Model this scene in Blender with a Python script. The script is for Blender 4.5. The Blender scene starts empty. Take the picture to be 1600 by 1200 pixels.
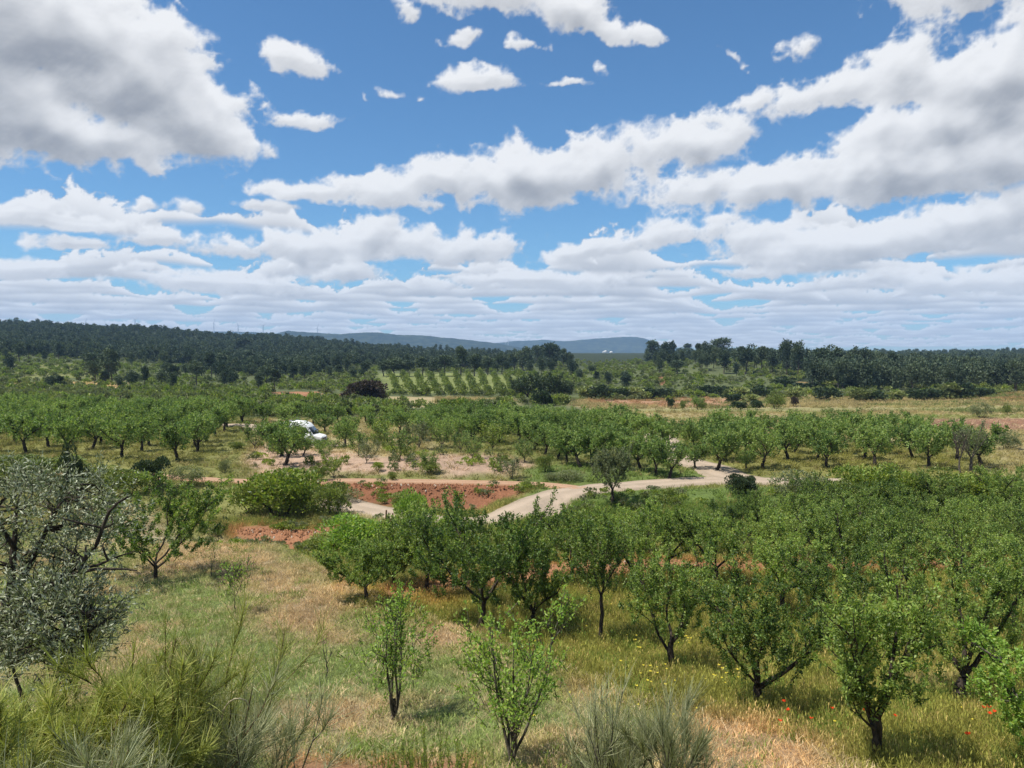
import bpy, math, random
import numpy as np
from math import radians, sin, cos, tan, atan2, pi, sqrt

sc = bpy.context.scene
C = sc.collection
RNG = np.random.default_rng(7)
random.seed(7)

# ------------------------------------------------------------------ camera
FPX = 1200.0                      # focal length in photo pixels (photo is 1600 x 1200)
HOR = 550.0                       # row of the true horizon in the photo
PITCH = math.atan((600 - HOR) / FPX)
cam_data = bpy.data.cameras.new('camera')
cam_data.sensor_width = 36.0
cam_data.lens = 36.0 * FPX / 1600.0
cam_data.clip_start = 0.1
cam_data.clip_end = 20000.0
cam = bpy.data.objects.new('camera', cam_data)
C.objects.link(cam)
cam.location = (0, 0, 0)
cam.rotation_euler = (pi / 2 - PITCH, 0, 0)
sc.camera = cam

def direction(px, py):
    """unit direction seen at a photo pixel"""
    a, b = (px - 800) / FPX, (600 - py) / FPX
    v = np.array([a, cos(PITCH) + b * sin(PITCH), -sin(PITCH) + b * cos(PITCH)])
    return v / np.linalg.norm(v)

# ------------------------------------------------------------------ light
SUN_EL, SUN_AZ = radians(64), radians(-108)        # azimuth from +Y, clockwise
sun_vec = np.array([cos(SUN_EL) * sin(SUN_AZ), cos(SUN_EL) * cos(SUN_AZ), sin(SUN_EL)])
sd = bpy.data.lights.new('sun', 'SUN')
sd.energy = 4.9
sd.angle = radians(0.5)
sd.color = (1.0, 0.96, 0.89)
sun = bpy.data.objects.new('sun', sd)
C.objects.link(sun)
sun.rotation_euler = (pi / 2 - SUN_EL, 0, -SUN_AZ + pi)
sun.location = (0, 0, 50)

sc.view_settings.view_transform = 'Standard'
sc.view_settings.look = 'None'
sc.view_settings.exposure = 0.50
sc.view_settings.gamma = 1.0
sc.view_settings.use_curve_mapping = False
sc.cycles.max_bounces = 6
sc.cycles.diffuse_bounces = 3
sc.cycles.glossy_bounces = 2
sc.cycles.transmission_bounces = 3
sc.cycles.transparent_max_bounces = 4
sc.cycles.volume_bounces = 0
sc.cycles.use_denoising = True
sc.cycles.sample_clamp_indirect = 4.0

# ------------------------------------------------------------------ world: nishita sky with cumulus
class NT:
    """tiny node helper"""
    def __init__(self, tree): self.t = tree; self.n = tree.nodes; self.l = tree.links
    def node(self, typ, **kw):
        nd = self.n.new(typ)
        for k, v in kw.items(): setattr(nd, k, v)
        return nd
    def put(self, sock, val):
        if isinstance(val, bpy.types.NodeSocket): self.l.new(val, sock)
        elif val is not None: sock.default_value = val
    def m(self, op, a, b=None, c=None, clamp=False):
        nd = self.n.new('ShaderNodeMath'); nd.operation = op; nd.use_clamp = clamp
        self.put(nd.inputs[0], a); self.put(nd.inputs[1], b)
        if c is not None: self.put(nd.inputs[2], c)
        return nd.outputs[0]
    def vm(self, op, a, b=None, scale=None):
        nd = self.n.new('ShaderNodeVectorMath'); nd.operation = op
        self.put(nd.inputs[0], a); self.put(nd.inputs[1], b)
        if scale is not None: self.put(nd.inputs['Scale'], scale)
        return nd.outputs['Value'] if op in ('LENGTH', 'DISTANCE', 'DOT_PRODUCT') else nd.outputs['Vector']
    def comb(self, x=0.0, y=0.0, z=0.0):
        nd = self.n.new('ShaderNodeCombineXYZ')
        for i, v in enumerate((x, y, z)): self.put(nd.inputs[i], v)
        return nd.outputs[0]
    def noise(self, vec, scale, detail=4, rough=0.5, lac=2.0, dist=0.0, out='Fac', dims='3D'):
        nd = self.n.new('ShaderNodeTexNoise'); nd.noise_dimensions = dims
        self.put(nd.inputs['Vector'], vec); self.put(nd.inputs['Scale'], scale)
        nd.inputs['Detail'].default_value = detail; nd.inputs['Roughness'].default_value = rough
        nd.inputs['Lacunarity'].default_value = lac; nd.inputs['Distortion'].default_value = dist
        return nd.outputs[out]
    def ramp(self, v, a, b, c=0.0, d=1.0, smooth=True):
        nd = self.n.new('ShaderNodeMapRange'); nd.interpolation_type = 'SMOOTHSTEP' if smooth else 'LINEAR'
        self.put(nd.inputs[0], v)
        for i, q in enumerate((a, b, c, d)): self.put(nd.inputs[i + 1], q)
        return nd.outputs[0]
    def mix(self, f, a, b, blend='MIX'):
        nd = self.n.new('ShaderNodeMix'); nd.data_type = 'RGBA'; nd.blend_type = blend
        self.put(nd.inputs[0], f)
        for s, v in ((nd.inputs[6], a), (nd.inputs[7], b)):
            if isinstance(v, (tuple, list)) and len(v) == 3: v = (*v, 1)
            self.put(s, v)
        return nd.outputs[2]

# each cloud: photo pixel centre, half sizes, tilt in degrees (counterclockwise), strength
CLOUDS = [
    (-120, 60, 300, 200, 0, 1.8), (60, 60, 300, 135, -8, 1.75), (190, 130, 230, 100, -12, 1.65), (60, 205, 330, 62, -4, 1.35), (320, 200, 130, 62, -4, 1.35), (265, 70, 110, 60, -35, 1.1), (-100, 160, 330, 120, 0, 1.5),
    (455, 190, 80, 15, 3, .75), (502, 190, 26, 13, 0, .7), (400, 165, 50, 30, 0, .7),
    (455, 97, 60, 30, -22, 1.0), (432, 80, 32, 18, 0, .9), (752, 130, 68, 25, 0, 1.05), (735, 112, 26, 16, 0, .8),
    (612, 151, 34, 10, 0, .7), (665, 158, 16, 6, 0, .55), (885, 127, 42, 8, 0, .6), (555, 160, 22, 9, -25, .4),
    (790, -12, 170, 40, -2, 1.2), (900, 18, 110, 34, -8, 1.1), (965, 42, 60, 28, -15, 1.0), (1022, 54, 44, 22, -12, 1.05), (728, 58, 52, 18, 4, .85),
    (822, 69, 34, 14, 0, .8), (628, 12, 34, 30, -35, .6), (1262, 62, 62, 24, 15, .5), (1148, 90, 46, 11, -40, .5), (938, 105, 18, 8, -30, .4),
    (1500, -20, 190, 48, -5, 1.2), (1590, 30, 70, 26, 0, .8), (1060, -40, 400, 30, 0, .6),
    (1425, 112, 115, 62, 5, 1.25), (1300, 142, 130, 38, 6, 1.15), (1190, 152, 90, 20, 6, .95), (1560, 120, 150, 80, 0, 1.4), (1700, 160, 200, 160, 0, 1.4),
    (1500, 190, 220, 60, 8, 1.3), (1430, 268, 300, 62, 6, 1.4), (1240, 285, 200, 50, 8, 1.25), (1580, 250, 170, 70, 0, 1.4), (1110, 300, 130, 36, 4, 1.0), (1350, 205, 150, 35, 25, .9),
    (830, 282, 250, 56, 4, 1.3), (930, 258, 160, 55, 8, 1.25), (1090, 225, 105, 46, 12, 1.2), (1150, 205, 40, 30, 0, .9), (690, 285, 110, 38, 0, 1.1), (600, 298, 110, 40, 3, 1.0),
    (480, 304, 110, 24, 2, 1.05), (412, 331, 55, 12, 0, .95), (680, 316, 50, 16, 0, .7),
    (1380, 378, 320, 46, 2, 1.2), (1560, 345, 180, 40, 5, 1.2), (1180, 372, 110, 30, -8, 1.0), (1040, 372, 70, 26, 8, 1.05), (920, 392, 160, 22, 8, 1.0),
    (720, 388, 135, 38, 0, 1.25), (580, 374, 80, 38, 20, 1.2), (470, 392, 170, 34, 0, 1.15), (370, 396, 100, 22, 0, .9), (240, 372, 66, 22, 5, 1.05), (100, 379, 90, 18, 0, 1.1), (90, 340, 140, 22, 0, 1.1),
    (60, 318, 80, 18, 5, 1.0), (215, 322, 48, 12, 0, .7), (290, 325, 38, 11, 0, .75), (30, 425, 120, 24, 0, 1.0), (230, 415, 100, 16, 0, .7), (545, 432, 60, 18, 5, 1.0), (820, 440, 220, 24, 0, .9), (1150, 425, 90, 12, 0, .7),
    (1480, 440, 260, 30, 0, .9), (330, 445, 200, 26, 0, .8),
]

world = bpy.data.worlds.new('World'); sc.world = world
world.use_nodes = True
wt = world.node_tree; wt.nodes.clear()

W = NT(wt)
tc = W.node('ShaderNodeTexCoord')
sp = W.node('ShaderNodeSeparateXYZ'); W.put(sp.inputs[0], tc.outputs['Generated'])
azn = W.m('ARCTAN2', sp.outputs[0], sp.outputs[1])
SKY_AZ, SKY_TOP = 0.72, 0.54
# away from the modelled clouds the sky carries the same kind of broken cumulus
away = W.m('MAXIMUM', W.ramp(W.m('ABSOLUTE', azn), SKY_AZ - .12, SKY_AZ, 0, 1), W.ramp(sp.outputs[2], SKY_TOP - .12, SKY_TOP - .02, 0, 1))
inv = W.m('DIVIDE', 1.0, W.m('ADD', W.m('MAXIMUM', sp.outputs[2], 0.0), 0.12))
deck = W.vm('SCALE', tc.outputs['Generated'], scale=inv)
cn = W.noise(deck, 1.3, 5, .58)
alpha = W.m('MULTIPLY', W.ramp(cn, .50, .60), away)
ccol = W.mix(W.ramp(cn, .58, .75), (8.0, 8.1, 8.3), (4.2, 4.5, 4.9))
sky = W.node('ShaderNodeTexSky', sky_type='NISHITA', sun_disc=False)
sky.sun_elevation = SUN_EL; sky.sun_rotation = SUN_AZ
sky.altitude = 600; sky.air_density = 1.0; sky.dust_density = 0.6; sky.ozone_density = 2.2
skyc = W.mix(1.0, sky.outputs[0], (0.56, 0.88, 1.08), 'MULTIPLY')
col = W.mix(alpha, skyc, ccol)
bg = W.node('ShaderNodeBackground'); W.put(bg.inputs[0], col); bg.inputs[1].default_value = 0.085
wo = W.node('ShaderNodeOutputWorld'); W.l.new(bg.outputs[0], wo.inputs[0])
world.cycles.sampling_method = 'MANUAL'; world.cycles.sample_map_resolution = 512

# ------------------------------------------------------------------ numpy noise
def _hash(ix, iy, seed):
    h = (ix.astype(np.uint32) * np.uint32(374761393) + iy.astype(np.uint32) * np.uint32(668265263) + np.uint32(seed * 2246822519 & 0xffffffff))
    h = (h ^ (h >> np.uint32(13))) * np.uint32(1274126177)
    return h ^ (h >> np.uint32(16))

def perlin(x, y, seed=0):
    """2-D gradient noise, about -1..1"""
    x = np.asarray(x, float); y = np.asarray(y, float)
    ix, iy = np.floor(x).astype(np.int64), np.floor(y).astype(np.int64)
    fx, fy = x - ix, y - iy
    u, v = fx**3 * (fx * (fx * 6 - 15) + 10), fy**3 * (fy * (fy * 6 - 15) + 10)
    def g(dx, dy):
        a = _hash(ix + dx, iy + dy, seed).astype(np.float64) * (2 * pi / 4294967296.0)
        return np.cos(a) * (fx - dx) + np.sin(a) * (fy - dy)
    a = g(0, 0) * (1 - u) + g(1, 0) * u
    b = g(0, 1) * (1 - u) + g(1, 1) * u
    return (a * (1 - v) + b * v) * 1.5

def fbm(x, y, octaves=5, rough=0.5, seed=0, billow=False):
    s, amp, tot = 0.0, 1.0, 0.0
    for o in range(octaves):
        n = perlin(x * 2.03**o + 17.3 * o, y * 2.03**o - 9.1 * o, seed + o)
        if billow: n = 1.0 - 2.2 * np.abs(n)
        s = s + n * amp; tot += amp; amp *= rough
    return s / tot

def smooth(x, a, b):
    t = np.clip((x - a) / (b - a), 0, 1)
    return t * t * (3 - 2 * t)

def mesh_object(name, verts, faces_flat, face_len, mat=None, parent=None, smooth_shade=False, col=None, mats=None, mat_idx=None, link=True):
    """one mesh object from numpy arrays; face_len is 3, 4 or an array of lengths"""
    me = bpy.data.meshes.new(name)
    verts = np.asarray(verts, np.float32).reshape(-1, 3); ff = np.asarray(faces_flat, np.int32).ravel()
    if np.isscalar(face_len): n = len(ff) // face_len; lens = np.full(n, face_len, np.int32)
    else: lens = np.asarray(face_len, np.int32); n = len(lens)
    me.vertices.add(len(verts)); me.vertices.foreach_set('co', verts.ravel())
    me.loops.add(len(ff)); me.loops.foreach_set('vertex_index', ff)
    me.polygons.add(n)
    starts = np.concatenate([[0], np.cumsum(lens)[:-1]]).astype(np.int32)
    me.polygons.foreach_set('loop_start', starts); me.polygons.foreach_set('loop_total', lens)
    if smooth_shade: me.polygons.foreach_set('use_smooth', np.ones(n, bool))
    for m in (mats or ([mat] if mat else [])): me.materials.append(m)
    if mat_idx is not None: me.polygons.foreach_set('material_index', np.asarray(mat_idx, np.int32))
    if col is not None:
        at = me.color_attributes.new('tone', 'FLOAT_COLOR', 'POINT')
        c = np.ones((len(verts), 4), np.float32); col = np.asarray(col, np.float32)
        if col.ndim == 1: c[:, :3] = col[:, None]
        else: c[:, :col.shape[1]] = col
        at.data.foreach_set('color', c.ravel())
    me.update(calc_edges=True)
    o = bpy.data.objects.new(name, me)
    if link: C.objects.link(o)
    if parent is not None: o.parent = parent
    return o

def tag(o, label=None, cat=None, group=None, kind=None):
    if label: o['label'] = label
    if cat: o['category'] = cat
    if group: o['group'] = group
    if kind: o['kind'] = kind
    return o

def new_mat(name):
    m = bpy.data.materials.new(name); m.use_nodes = True
    m.node_tree.nodes.clear()
    N = NT(m.node_tree); out = N.node('ShaderNodeOutputMaterial')
    return m, N, out

# ------------------------------------------------------------------ clouds: a far shell with cover and painted sun shading per vertex
def build_clouds():
    nx, ny = 1150, 440
    az = np.linspace(-SKY_AZ, SKY_AZ, nx)
    t = np.linspace(0, 1, ny)
    el = -0.02 + (0.55 + 0.02) * (0.75 * t + 0.25 * t * t)
    A, E = np.meshgrid(az, el)
    wx = fbm(A * 7, E * 9, 4, .5, 11); wy = fbm(A * 7 + 5, E * 9 + 3, 4, .5, 21)
    wx2 = fbm(A * 38, E * 46, 3, .55, 31); wy2 = fbm(A * 38 + 5, E * 46 + 3, 3, .55, 41)
    QA = A + wx * 0.030 + wx2 * 0.008; QE = E + wy * 0.016 + wy2 * 0.006
    F = np.full(A.shape, -3.0)
    def smax(a, b, k):
        h = np.maximum(k - np.abs(a - b), 0) / k
        return np.maximum(a, b) + h * h * k * .25
    for (px, py, rx, ry, rot, w) in CLOUDS:
        d0 = direction(px, py); a0 = atan2(d0[0], d0[1]); e0 = math.asin(d0[2])
        kx = cos(a0)**2 / FPX; ky = cos(a0) / FPX
        c, s = cos(radians(rot)), sin(radians(rot))
        dx, dy = (QA - a0), (QE - e0)
        u = (dx * c + dy * s) / (rx * kx * 1.12); v = (-dx * s + dy * c) / (ry * ky * 1.15)
        v = np.where(v < 0, v * 1.35, v)
        F = smax(F, (1 - np.sqrt(u * u + v * v)) * w, .25)
    b = fbm(A * 17, E * 21, 7, .56, 71, billow=True)
    b = b + .18 * fbm(A * 75, E * 85, 4, .6, 72, billow=True)
    n = fbm(A * 9, E * 14, 6, .55, 81)
    D = F + 0.56 * b + 0.46 * n - 0.42
    T = np.clip(D, 0, None)
    H = np.sqrt(np.clip(T, 0, 2.0))
    de = np.gradient(el)[:, None]; da = az[1] - az[0]
    def blur(a, k):
        for ax in (0, 1):
            cs = np.cumsum(np.pad(a, [(k + 1, k) if i == ax else (0, 0) for i in (0, 1)], mode='edge'), axis=ax)
            a = (np.take(cs, range(2 * k + 1, cs.shape[ax]), ax) - np.take(cs, range(0, cs.shape[ax] - 2 * k - 1), ax)) / (2 * k + 1)
        return a
    def rel(Hx, k):
        gy = np.gradient(Hx, axis=0) / de; gx = np.gradient(Hx, axis=1) / da
        g = -gy + 0.3 * gx
        return g / np.sqrt(g * g + k * k)
    up = 0.22 * rel(H, 40) + 0.42 * rel(blur(H, 4), 22) + 0.5 * rel(blur(H, 12), 9)
    # how much cloud stands above (toward the sun)
    occ = np.zeros_like(D); step = 3
    Tc = np.clip(blur(T, 3), 0, 1.4)
    for i in range(1, 14):
        sh = np.roll(np.roll(Tc, -i * step, axis=0), i * 1, axis=1); sh[-i * step:] = Tc[-1]
        occ += sh * (0.9**i)
    occ /= 5.2
    lit = 0.97 + 0.18 * up - 0.42 * smooth(occ, .42, 1.45) + .10 * n + .05 * b
    lit += 0.03 * fbm(A * 60, E * 80, 3, .6, 91)
    alpha_b = smooth(D, 0.0, .36 + .25 * smooth(n, 0, .5))
    # rows of small flat-based cumulus, stacked down to the horizon
    aL = np.zeros_like(D); lL = np.full_like(D, .8); e_k = .006; k = 0
    wb = fbm(A * 30, E * 120, 4, .6, 141, billow=True)
    while e_k < .150:
        amp = (.17 + .16 * smooth(np.array(e_k), .05, .12)) * e_k + .0035; fr = (.13 + .10 * smooth(np.array(e_k), .04, .12)) / amp
        s1 = fbm(A * fr + k * 3.1, A * 0 + k * 1.7, 2, .5, 150 + k)                      # where clouds stand in this row
        pf = fbm(A * fr * 5.2 + k, E * fr * 6 + k * 5, 5, .6, 170 + k, billow=True)  # their puffs
        cov = .42 - 1.15 * smooth(np.array(e_k), .045, .15)
        h = amp * np.clip(.55 * cov + 1.7 * s1 + .38, 0, 1.8) * (1 + .85 * pf)
        base = e_k + .45 * amp * fbm(A * fr * .9, A * 0 + k, 3, .5, 190 + k)
        t = (E - base) / np.maximum(h, 1e-5)
        inside = smooth(E, base - .10 * amp, base + .16 * amp) * smooth(t, 1.08, .84) * (h > .12 * amp)
        l = .70 + .30 * smooth(t, .05, .8) + .10 * fbm(A * fr * .7 + 9, E * fr * 2, 3, .5, 230 + k) + .20 * pf * smooth(t, .0, .5) - .07 * smooth(h / amp, .9, 1.6) * smooth(t, .5, .0)  # bright tops and grey bases painted into each row
        l = l + (.86 - l) * .25 * float(smooth(np.array(e_k), .06, .01)); aL = aL * (1 - inside) + inside; lL = lL * (1 - inside) + l * inside
        k += 1; e_k = e_k * 1.115 + .0014
    veil = .55 * smooth(E, .075, .0) * smooth(fbm(A * 5, E * 40, 3, .5, 199), -.6, .4)        # thin far cloud between the rows
    lL = lL * aL + .80 * (1 - aL) if False else lL; aL = aL + (1 - aL) * veil
    alpha = alpha_b + (1 - alpha_b) * aL
    lit = (lit * alpha_b + lL * aL * (1 - alpha_b)) / np.maximum(alpha, 1e-4)
    tone = np.stack([alpha, np.clip(lit, 0, 1.2), np.zeros_like(D)], -1)
    fade = 1 - np.maximum(smooth(np.abs(A), SKY_AZ - .12, SKY_AZ - .01), smooth(np.sin(E), SKY_TOP - .12, SKY_TOP - .03))
    tone[..., 2] = fade
    R = 9500.0
    V = np.stack([np.sin(A) * np.cos(E) * R, np.cos(A) * np.cos(E) * R, np.sin(E) * R], -1).reshape(-1, 3)
    i, j = np.meshgrid(np.arange(ny - 1), np.arange(nx - 1), indexing='ij')
    q = (i * nx + j).ravel()
    Fc = np.stack([q, q + 1, q + nx + 1, q + nx], -1)
    m, N, out = new_mat('cloud')
    at = N.node('ShaderNodeAttribute', attribute_name='tone')
    s = N.node('ShaderNodeSeparateColor'); N.l.new(at.outputs['Color'], s.inputs[0])
    alpha = N.m('MULTIPLY', N.m('MULTIPLY', s.outputs[0], s.outputs[2]), 0.985)
    cc = N.mix(N.ramp(s.outputs[1], 0.34, 1.12, 0, 1, False), (.205, .22, .25), (.65, .655, .665))
    em = N.node('ShaderNodeEmission'); N.put(em.inputs[0], cc)
    tr = N.node('ShaderNodeBsdfTransparent')
    mx = N.node('ShaderNodeMixShader'); N.put(mx.inputs[0], alpha); N.l.new(tr.outputs[0], mx.inputs[1]); N.l.new(em.outputs[0], mx.inputs[2])
    N.l.new(mx.outputs[0], out.inputs[0])
    m.cycles.emission_sampling = 'NONE'
    o = mesh_object('clouds', V, Fc, 4, m, smooth_shade=True, col=tone.reshape(-1, 3))
    tag(o, 'white and grey cumulus clouds drifting across the blue sky', 'clouds', kind='structure')
build_clouds()

# ------------------------------------------------------------------ terrain
def ratio(py):
    """z / y of the sight line through a photo row"""
    b = (600 - np.asarray(py, float)) / FPX
    return (-sin(PITCH) + b * cos(PITCH)) / (cos(PITCH) + b * sin(PITCH))

FAR_Y = np.array([130, 165, 200, 240, 290, 360, 450, 600, 800, 1200, 2000, 3500, 7000.])
FAR_P = np.array([-400, 0, 200, 400, 600, 800, 900, 1000, 1150, 1300, 1450, 1600, 2100.])
FAR_T = np.array([
    [642, 620, 606, 595, 578, 560, 546, 526, 507, 518],
    [642, 620, 608, 597, 581, 563, 549, 529, 509, 520],
    [642, 622, 612, 602, 589, 574, 560, 540, 517, 526],
    [642, 625, 616, 608, 598, 584, 571, 552, 531, 536],
    [642, 628, 618, 604, 591, 580, 569, 555, 545, 548],
    [642, 630, 621, 608, 590, 583, 572, 560, 553, 552],
    [642, 632, 623, 611, 590, 580, 571, 561, 554, 553],
    [642, 632, 625, 614, 590, 572, 568, 563, 556, 553],
    [642, 632, 625, 613, 588, 568, 565, 562, 556, 553],
    [642, 632, 623, 608, 595, 582, 574, 566, 558, 553],
    [642, 632, 622, 608, 600, 587, 577, 566, 558, 553],
    [642, 628, 616, 611, 604, 590, 577, 566, 556, 553],
    [642, 626, 614, 608, 600, 588, 575, 564, 554, 552]], float)
FAR_T = np.hstack([FAR_T, np.full((len(FAR_P), 1), 552.), np.full((len(FAR_P), 1), 551.6), np.full((len(FAR_P), 1), 551.2)])

def z_far(x, y):
    y = np.maximum(y, 100.); px = np.clip(800 + 1200 * x / y, FAR_P[0], FAR_P[-1])
    ly = np.log(np.clip(y, FAR_Y[0], FAR_Y[-1])); L = np.log(FAR_Y)
    i = np.clip(np.searchsorted(L, ly) - 1, 0, len(L) - 2); j = np.clip(np.searchsorted(FAR_P, px) - 1, 0, len(FAR_P) - 2)
    f = (ly - L[i]) / (L[i + 1] - L[i]); g = (px - FAR_P[j]) / (FAR_P[j + 1] - FAR_P[j])
    f = f * f * (3 - 2 * f) * .4 + f * .6; g = g * g * (3 - 2 * g)
    py = (FAR_T[j, i] * (1 - f) + FAR_T[j, i + 1] * f) * (1 - g) + (FAR_T[j + 1, i] * (1 - f) + FAR_T[j + 1, i + 1] * f) * g
    return ratio(py) * y

def road_points(rows):
    out = []
    for (px, py, y) in rows:
        d = direction(px, py); out.append((d[0] / d[1] * y, y, d[2] / d[1] * y))
    return np.array(out)

def spline(P, step=0.5):
    """Catmull-Rom through control points, resampled"""
    P = np.asarray(P, float); Q = np.vstack([2 * P[0] - P[1], P, 2 * P[-1] - P[-2]]); out = []
    for k in range(1, len(Q) - 2):
        p0, p1, p2, p3 = Q[k - 1], Q[k], Q[k + 1], Q[k + 2]
        n = max(2, int(np.linalg.norm(p2 - p1) / step)); t = np.linspace(0, 1, n, endpoint=False)[:, None]
        out.append(.5 * (2 * p1 + (p2 - p0) * t + (2 * p0 - 5 * p1 + 4 * p2 - p3) * t**2 + (3 * p1 - p0 - 3 * p2 + p3) * t**3))
    out.append(Q[-2][None]); return np.vstack(out)

ROADS = {
    'main': (spline(road_points([(1900, 758, 56), (1570, 756, 56), (1400, 754, 56.5), (1215, 752, 56.6), (1150, 750, 57), (1080, 752, 56.5), (1000, 758, 54.8), (930, 763, 53.2), (885, 770, 51.4), (850, 781, 48.8), (818, 795, 46.3), (785, 808, 44.9), (735, 817, 44.8), (680, 815, 46), (615, 805, 48.4), (545, 790, 52), (500, 775, 55)])), 1.4),
    'branch': (spline(road_points([(1175, 752, 57), (1140, 744, 59), (1112, 731, 63), (1068, 720, 67.5), (1045, 708, 73), (1035, 690, 84), (1030, 676, 95)])), 1.6),
    'upper': (spline(road_points([(915, 766, 52.6), (870, 759, 54.8), (820, 756, 56), (700, 753, 56.8), (560, 751, 57.2), (450, 752, 57), (350, 751, 57.2), (200, 742, 60), (0, 738, 62), (-200, 735, 64)])), .72),
    'camp': (spline(road_points([(300, 668, 99), (375, 664, 100), (430, 675, 92), (465, 690, 83.5), (500, 696, 80.5), (530, 698, 80)])), 1.3),
    'ramp': (spline(road_points([(878, 780, 49.6), (874, 790, 48.2), (868, 803, 46.8), (862, 814, 45.8)]), .3), .5),
}
ROAD_ALL = np.vstack([np.c_[p[:, :3], np.full(len(p), w)] for p, w in ROADS.values()])

def road_near(x, y, reach=9.0):
    """distance to the nearest road axis minus its half width, and the road level there"""
    sh = np.shape(x); x = np.ravel(x); y = np.ravel(y)
    d = np.full(x.shape, 99.0); zr = np.zeros(x.shape)
    sel = np.where((y > 35) & (y < 112) & (np.abs(x) < 70))[0]
    for s in range(0, len(sel), 20000):
        k = sel[s:s + 20000]
        dd = (x[k, None] - ROAD_ALL[None, :, 0])**2 + (y[k, None] - ROAD_ALL[None, :, 1])**2
        q = np.sqrt(dd) - ROAD_ALL[None, :, 3]; a = np.argmin(q, 1); d[k] = q[np.arange(len(k)), a]
        wgt = 1.0 / (dd + .3)**3; zr[k] = (wgt * ROAD_ALL[None, :, 2]).sum(1) / wgt.sum(1)
    return d.reshape(sh), zr.reshape(sh)

def edge_side(x, y):
    """signed distance to the terrace edge between the dry field and the sunken orchard"""
    return ((x + 14) * 15.2 + (y - 40) * 12.8) / 19.87

def z_base(x, y):
    x = np.asarray(x, float); y = np.asarray(y, float)
    plain = np.interp(y, [-60, -20, 0, 3, 6, 10, 14, 18, 24, 37, 55, 80, 115, 130], [-1.2, -1.5, -1.7, -2.7, -4.15, -6.4, -8.2, -8.95, -9.3, -9.42, -9.3, -9.6, -10, -10])
    low = np.interp(y, [18, 26, 40, 48], [-8.95, -10.45, -10.6, -10.8])
    s = edge_side(x, y)
    wid = 1.6 + np.clip(27 - y, 0, 20) * .9
    t = smooth(s, -wid * .2, wid)
    front = plain * (1 - t) + np.minimum(low, plain) * t
    # hollow behind the dry field, with the terrace beyond it
    left = smooth(-x, 6.5, 10.5)
    gul = np.interp(y, [37, 40, 43.4, 44.2, 45.3, 53, 56], [-9.45, -11.0, -11.1, -11.0, -10.15, -10.35, -10.5])
    hollow = gul * left + (-10.7) * (1 - left)
    out_left = smooth(-x, 19, 25)
    hollow = hollow * (1 - out_left) + (-9.8) * out_left
    k = smooth(y, 36, 38.5)
    z = front * (1 - k) + np.where(s < 6, np.minimum(hollow, front), hollow * .5 + front * .5) * k
    yb = np.interp(x, [-60, -30, -14, -2, 3, 8, 60], [52, 54.8, 54.8, 54.4, 50, 48, 47.5])
    wb = np.interp(x, [-60, -30, -14, -2, 3, 8, 60], [8, 1.4, 1.2, 1.2, 4, 6, 6])
    up = smooth(y, yb - wb / 2, yb + wb / 2)
    z = z * (1 - up) + plain * up
    f = smooth(y, 112, 135)
    return z * (1 - f) + z_far(x, y) * f

def terrain(x, y):
    x = np.asarray(x, float); y = np.asarray(y, float)
    z = z_base(x, y)
    near = smooth(y, 150, 60)
    z = z + fbm(x * .16, y * .16, 3, .5, 201) * .16 * near
    z = z + fbm(x * .9, y * .9, 3, .5, 205) * .07 * smooth(y, 90, 40)
    z = z + fbm(x * .012, y * .012, 5, .5, 211) * 2.2 * smooth(y, 190, 420)
    # the open banks are ragged
    bank = np.maximum(smooth(np.abs(y - 44.7), 1.4, .4) * smooth(np.abs(x + 13), 6, 4), smooth(np.abs(y - 54.6), 1.5, .5) * smooth(np.abs(x + 6), 10, 8))
    z = z + fbm(x * 1.6, y * 1.6, 4, .6, 221, billow=True) * .22 * bank
    d, zr = road_near(x, y)
    k = smooth(d, 3.6, 0.4)
    return z * (1 - k) + (zr - .03) * k

def ground_hit(px, py, ymin=3.0, ymax=4000.0):
    """where the sight line through a photo pixel meets the ground"""
    d = direction(px, py); r = d[2] / d[1]; a = d[0] / d[1]
    ys = np.geomspace(ymin, ymax, 1500)
    f = r * ys - terrain(a * ys, ys)
    k = np.where((f[:-1] > 0) & (f[1:] <= 0))[0]
    if len(k) == 0: y = ymax
    else:
        k = k[0]; y = ys[k] + (ys[k + 1] - ys[k]) * f[k] / (f[k] - f[k + 1])
    x = a * y
    return float(x), float(y), float(terrain(np.array([x]), np.array([y]))[0])

_gc = {}
def G(px, py, ymin=3.0):
    key = (px, py, ymin)
    if key not in _gc: _gc[key] = ground_hit(px, py, ymin)
    return _gc[key]

def poly_sd(x, y, pts):
    """signed distance to a ground polygon, positive inside"""
    P = np.asarray(pts, float); Q = np.roll(P, -1, 0)
    d = np.full(x.shape, 1e9); ins = np.zeros(x.shape, bool)
    for (x0, y0), (x1, y1) in zip(P, Q):
        ex, ey = x1 - x0, y1 - y0; t = np.clip(((x - x0) * ex + (y - y0) * ey) / (ex * ex + ey * ey + 1e-9), 0, 1)
        d = np.minimum(d, (x - x0 - t * ex)**2 + (y - y0 - t * ey)**2)
        c = ((y0 > y) != (y1 > y)); xi = x0 + (y - y0) * ex / (ey if abs(ey) > 1e-9 else 1e-9)
        ins ^= c & (x < xi)
    d = np.sqrt(d); return np.where(ins, d, -d)

# real-world base colours
GRASS = (.165, .195, .075); DRYGR = (.330, .232, .150); OLIVE = (.172, .166, .045); GOLD = (.300, .205, .055)
RED = (.27, .130, .068); SOIL = (.33, .21, .125); PALE = (.40, .33, .24); SCRUB = (.085, .100, .042); FORESTF = (.030, .040, .020)
STRAW = (.29, .235, .125); LUSH = (.085, .135, .032); MEADOW = (.165, .165, .055); TILL = (.195, .105, .062)

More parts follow.
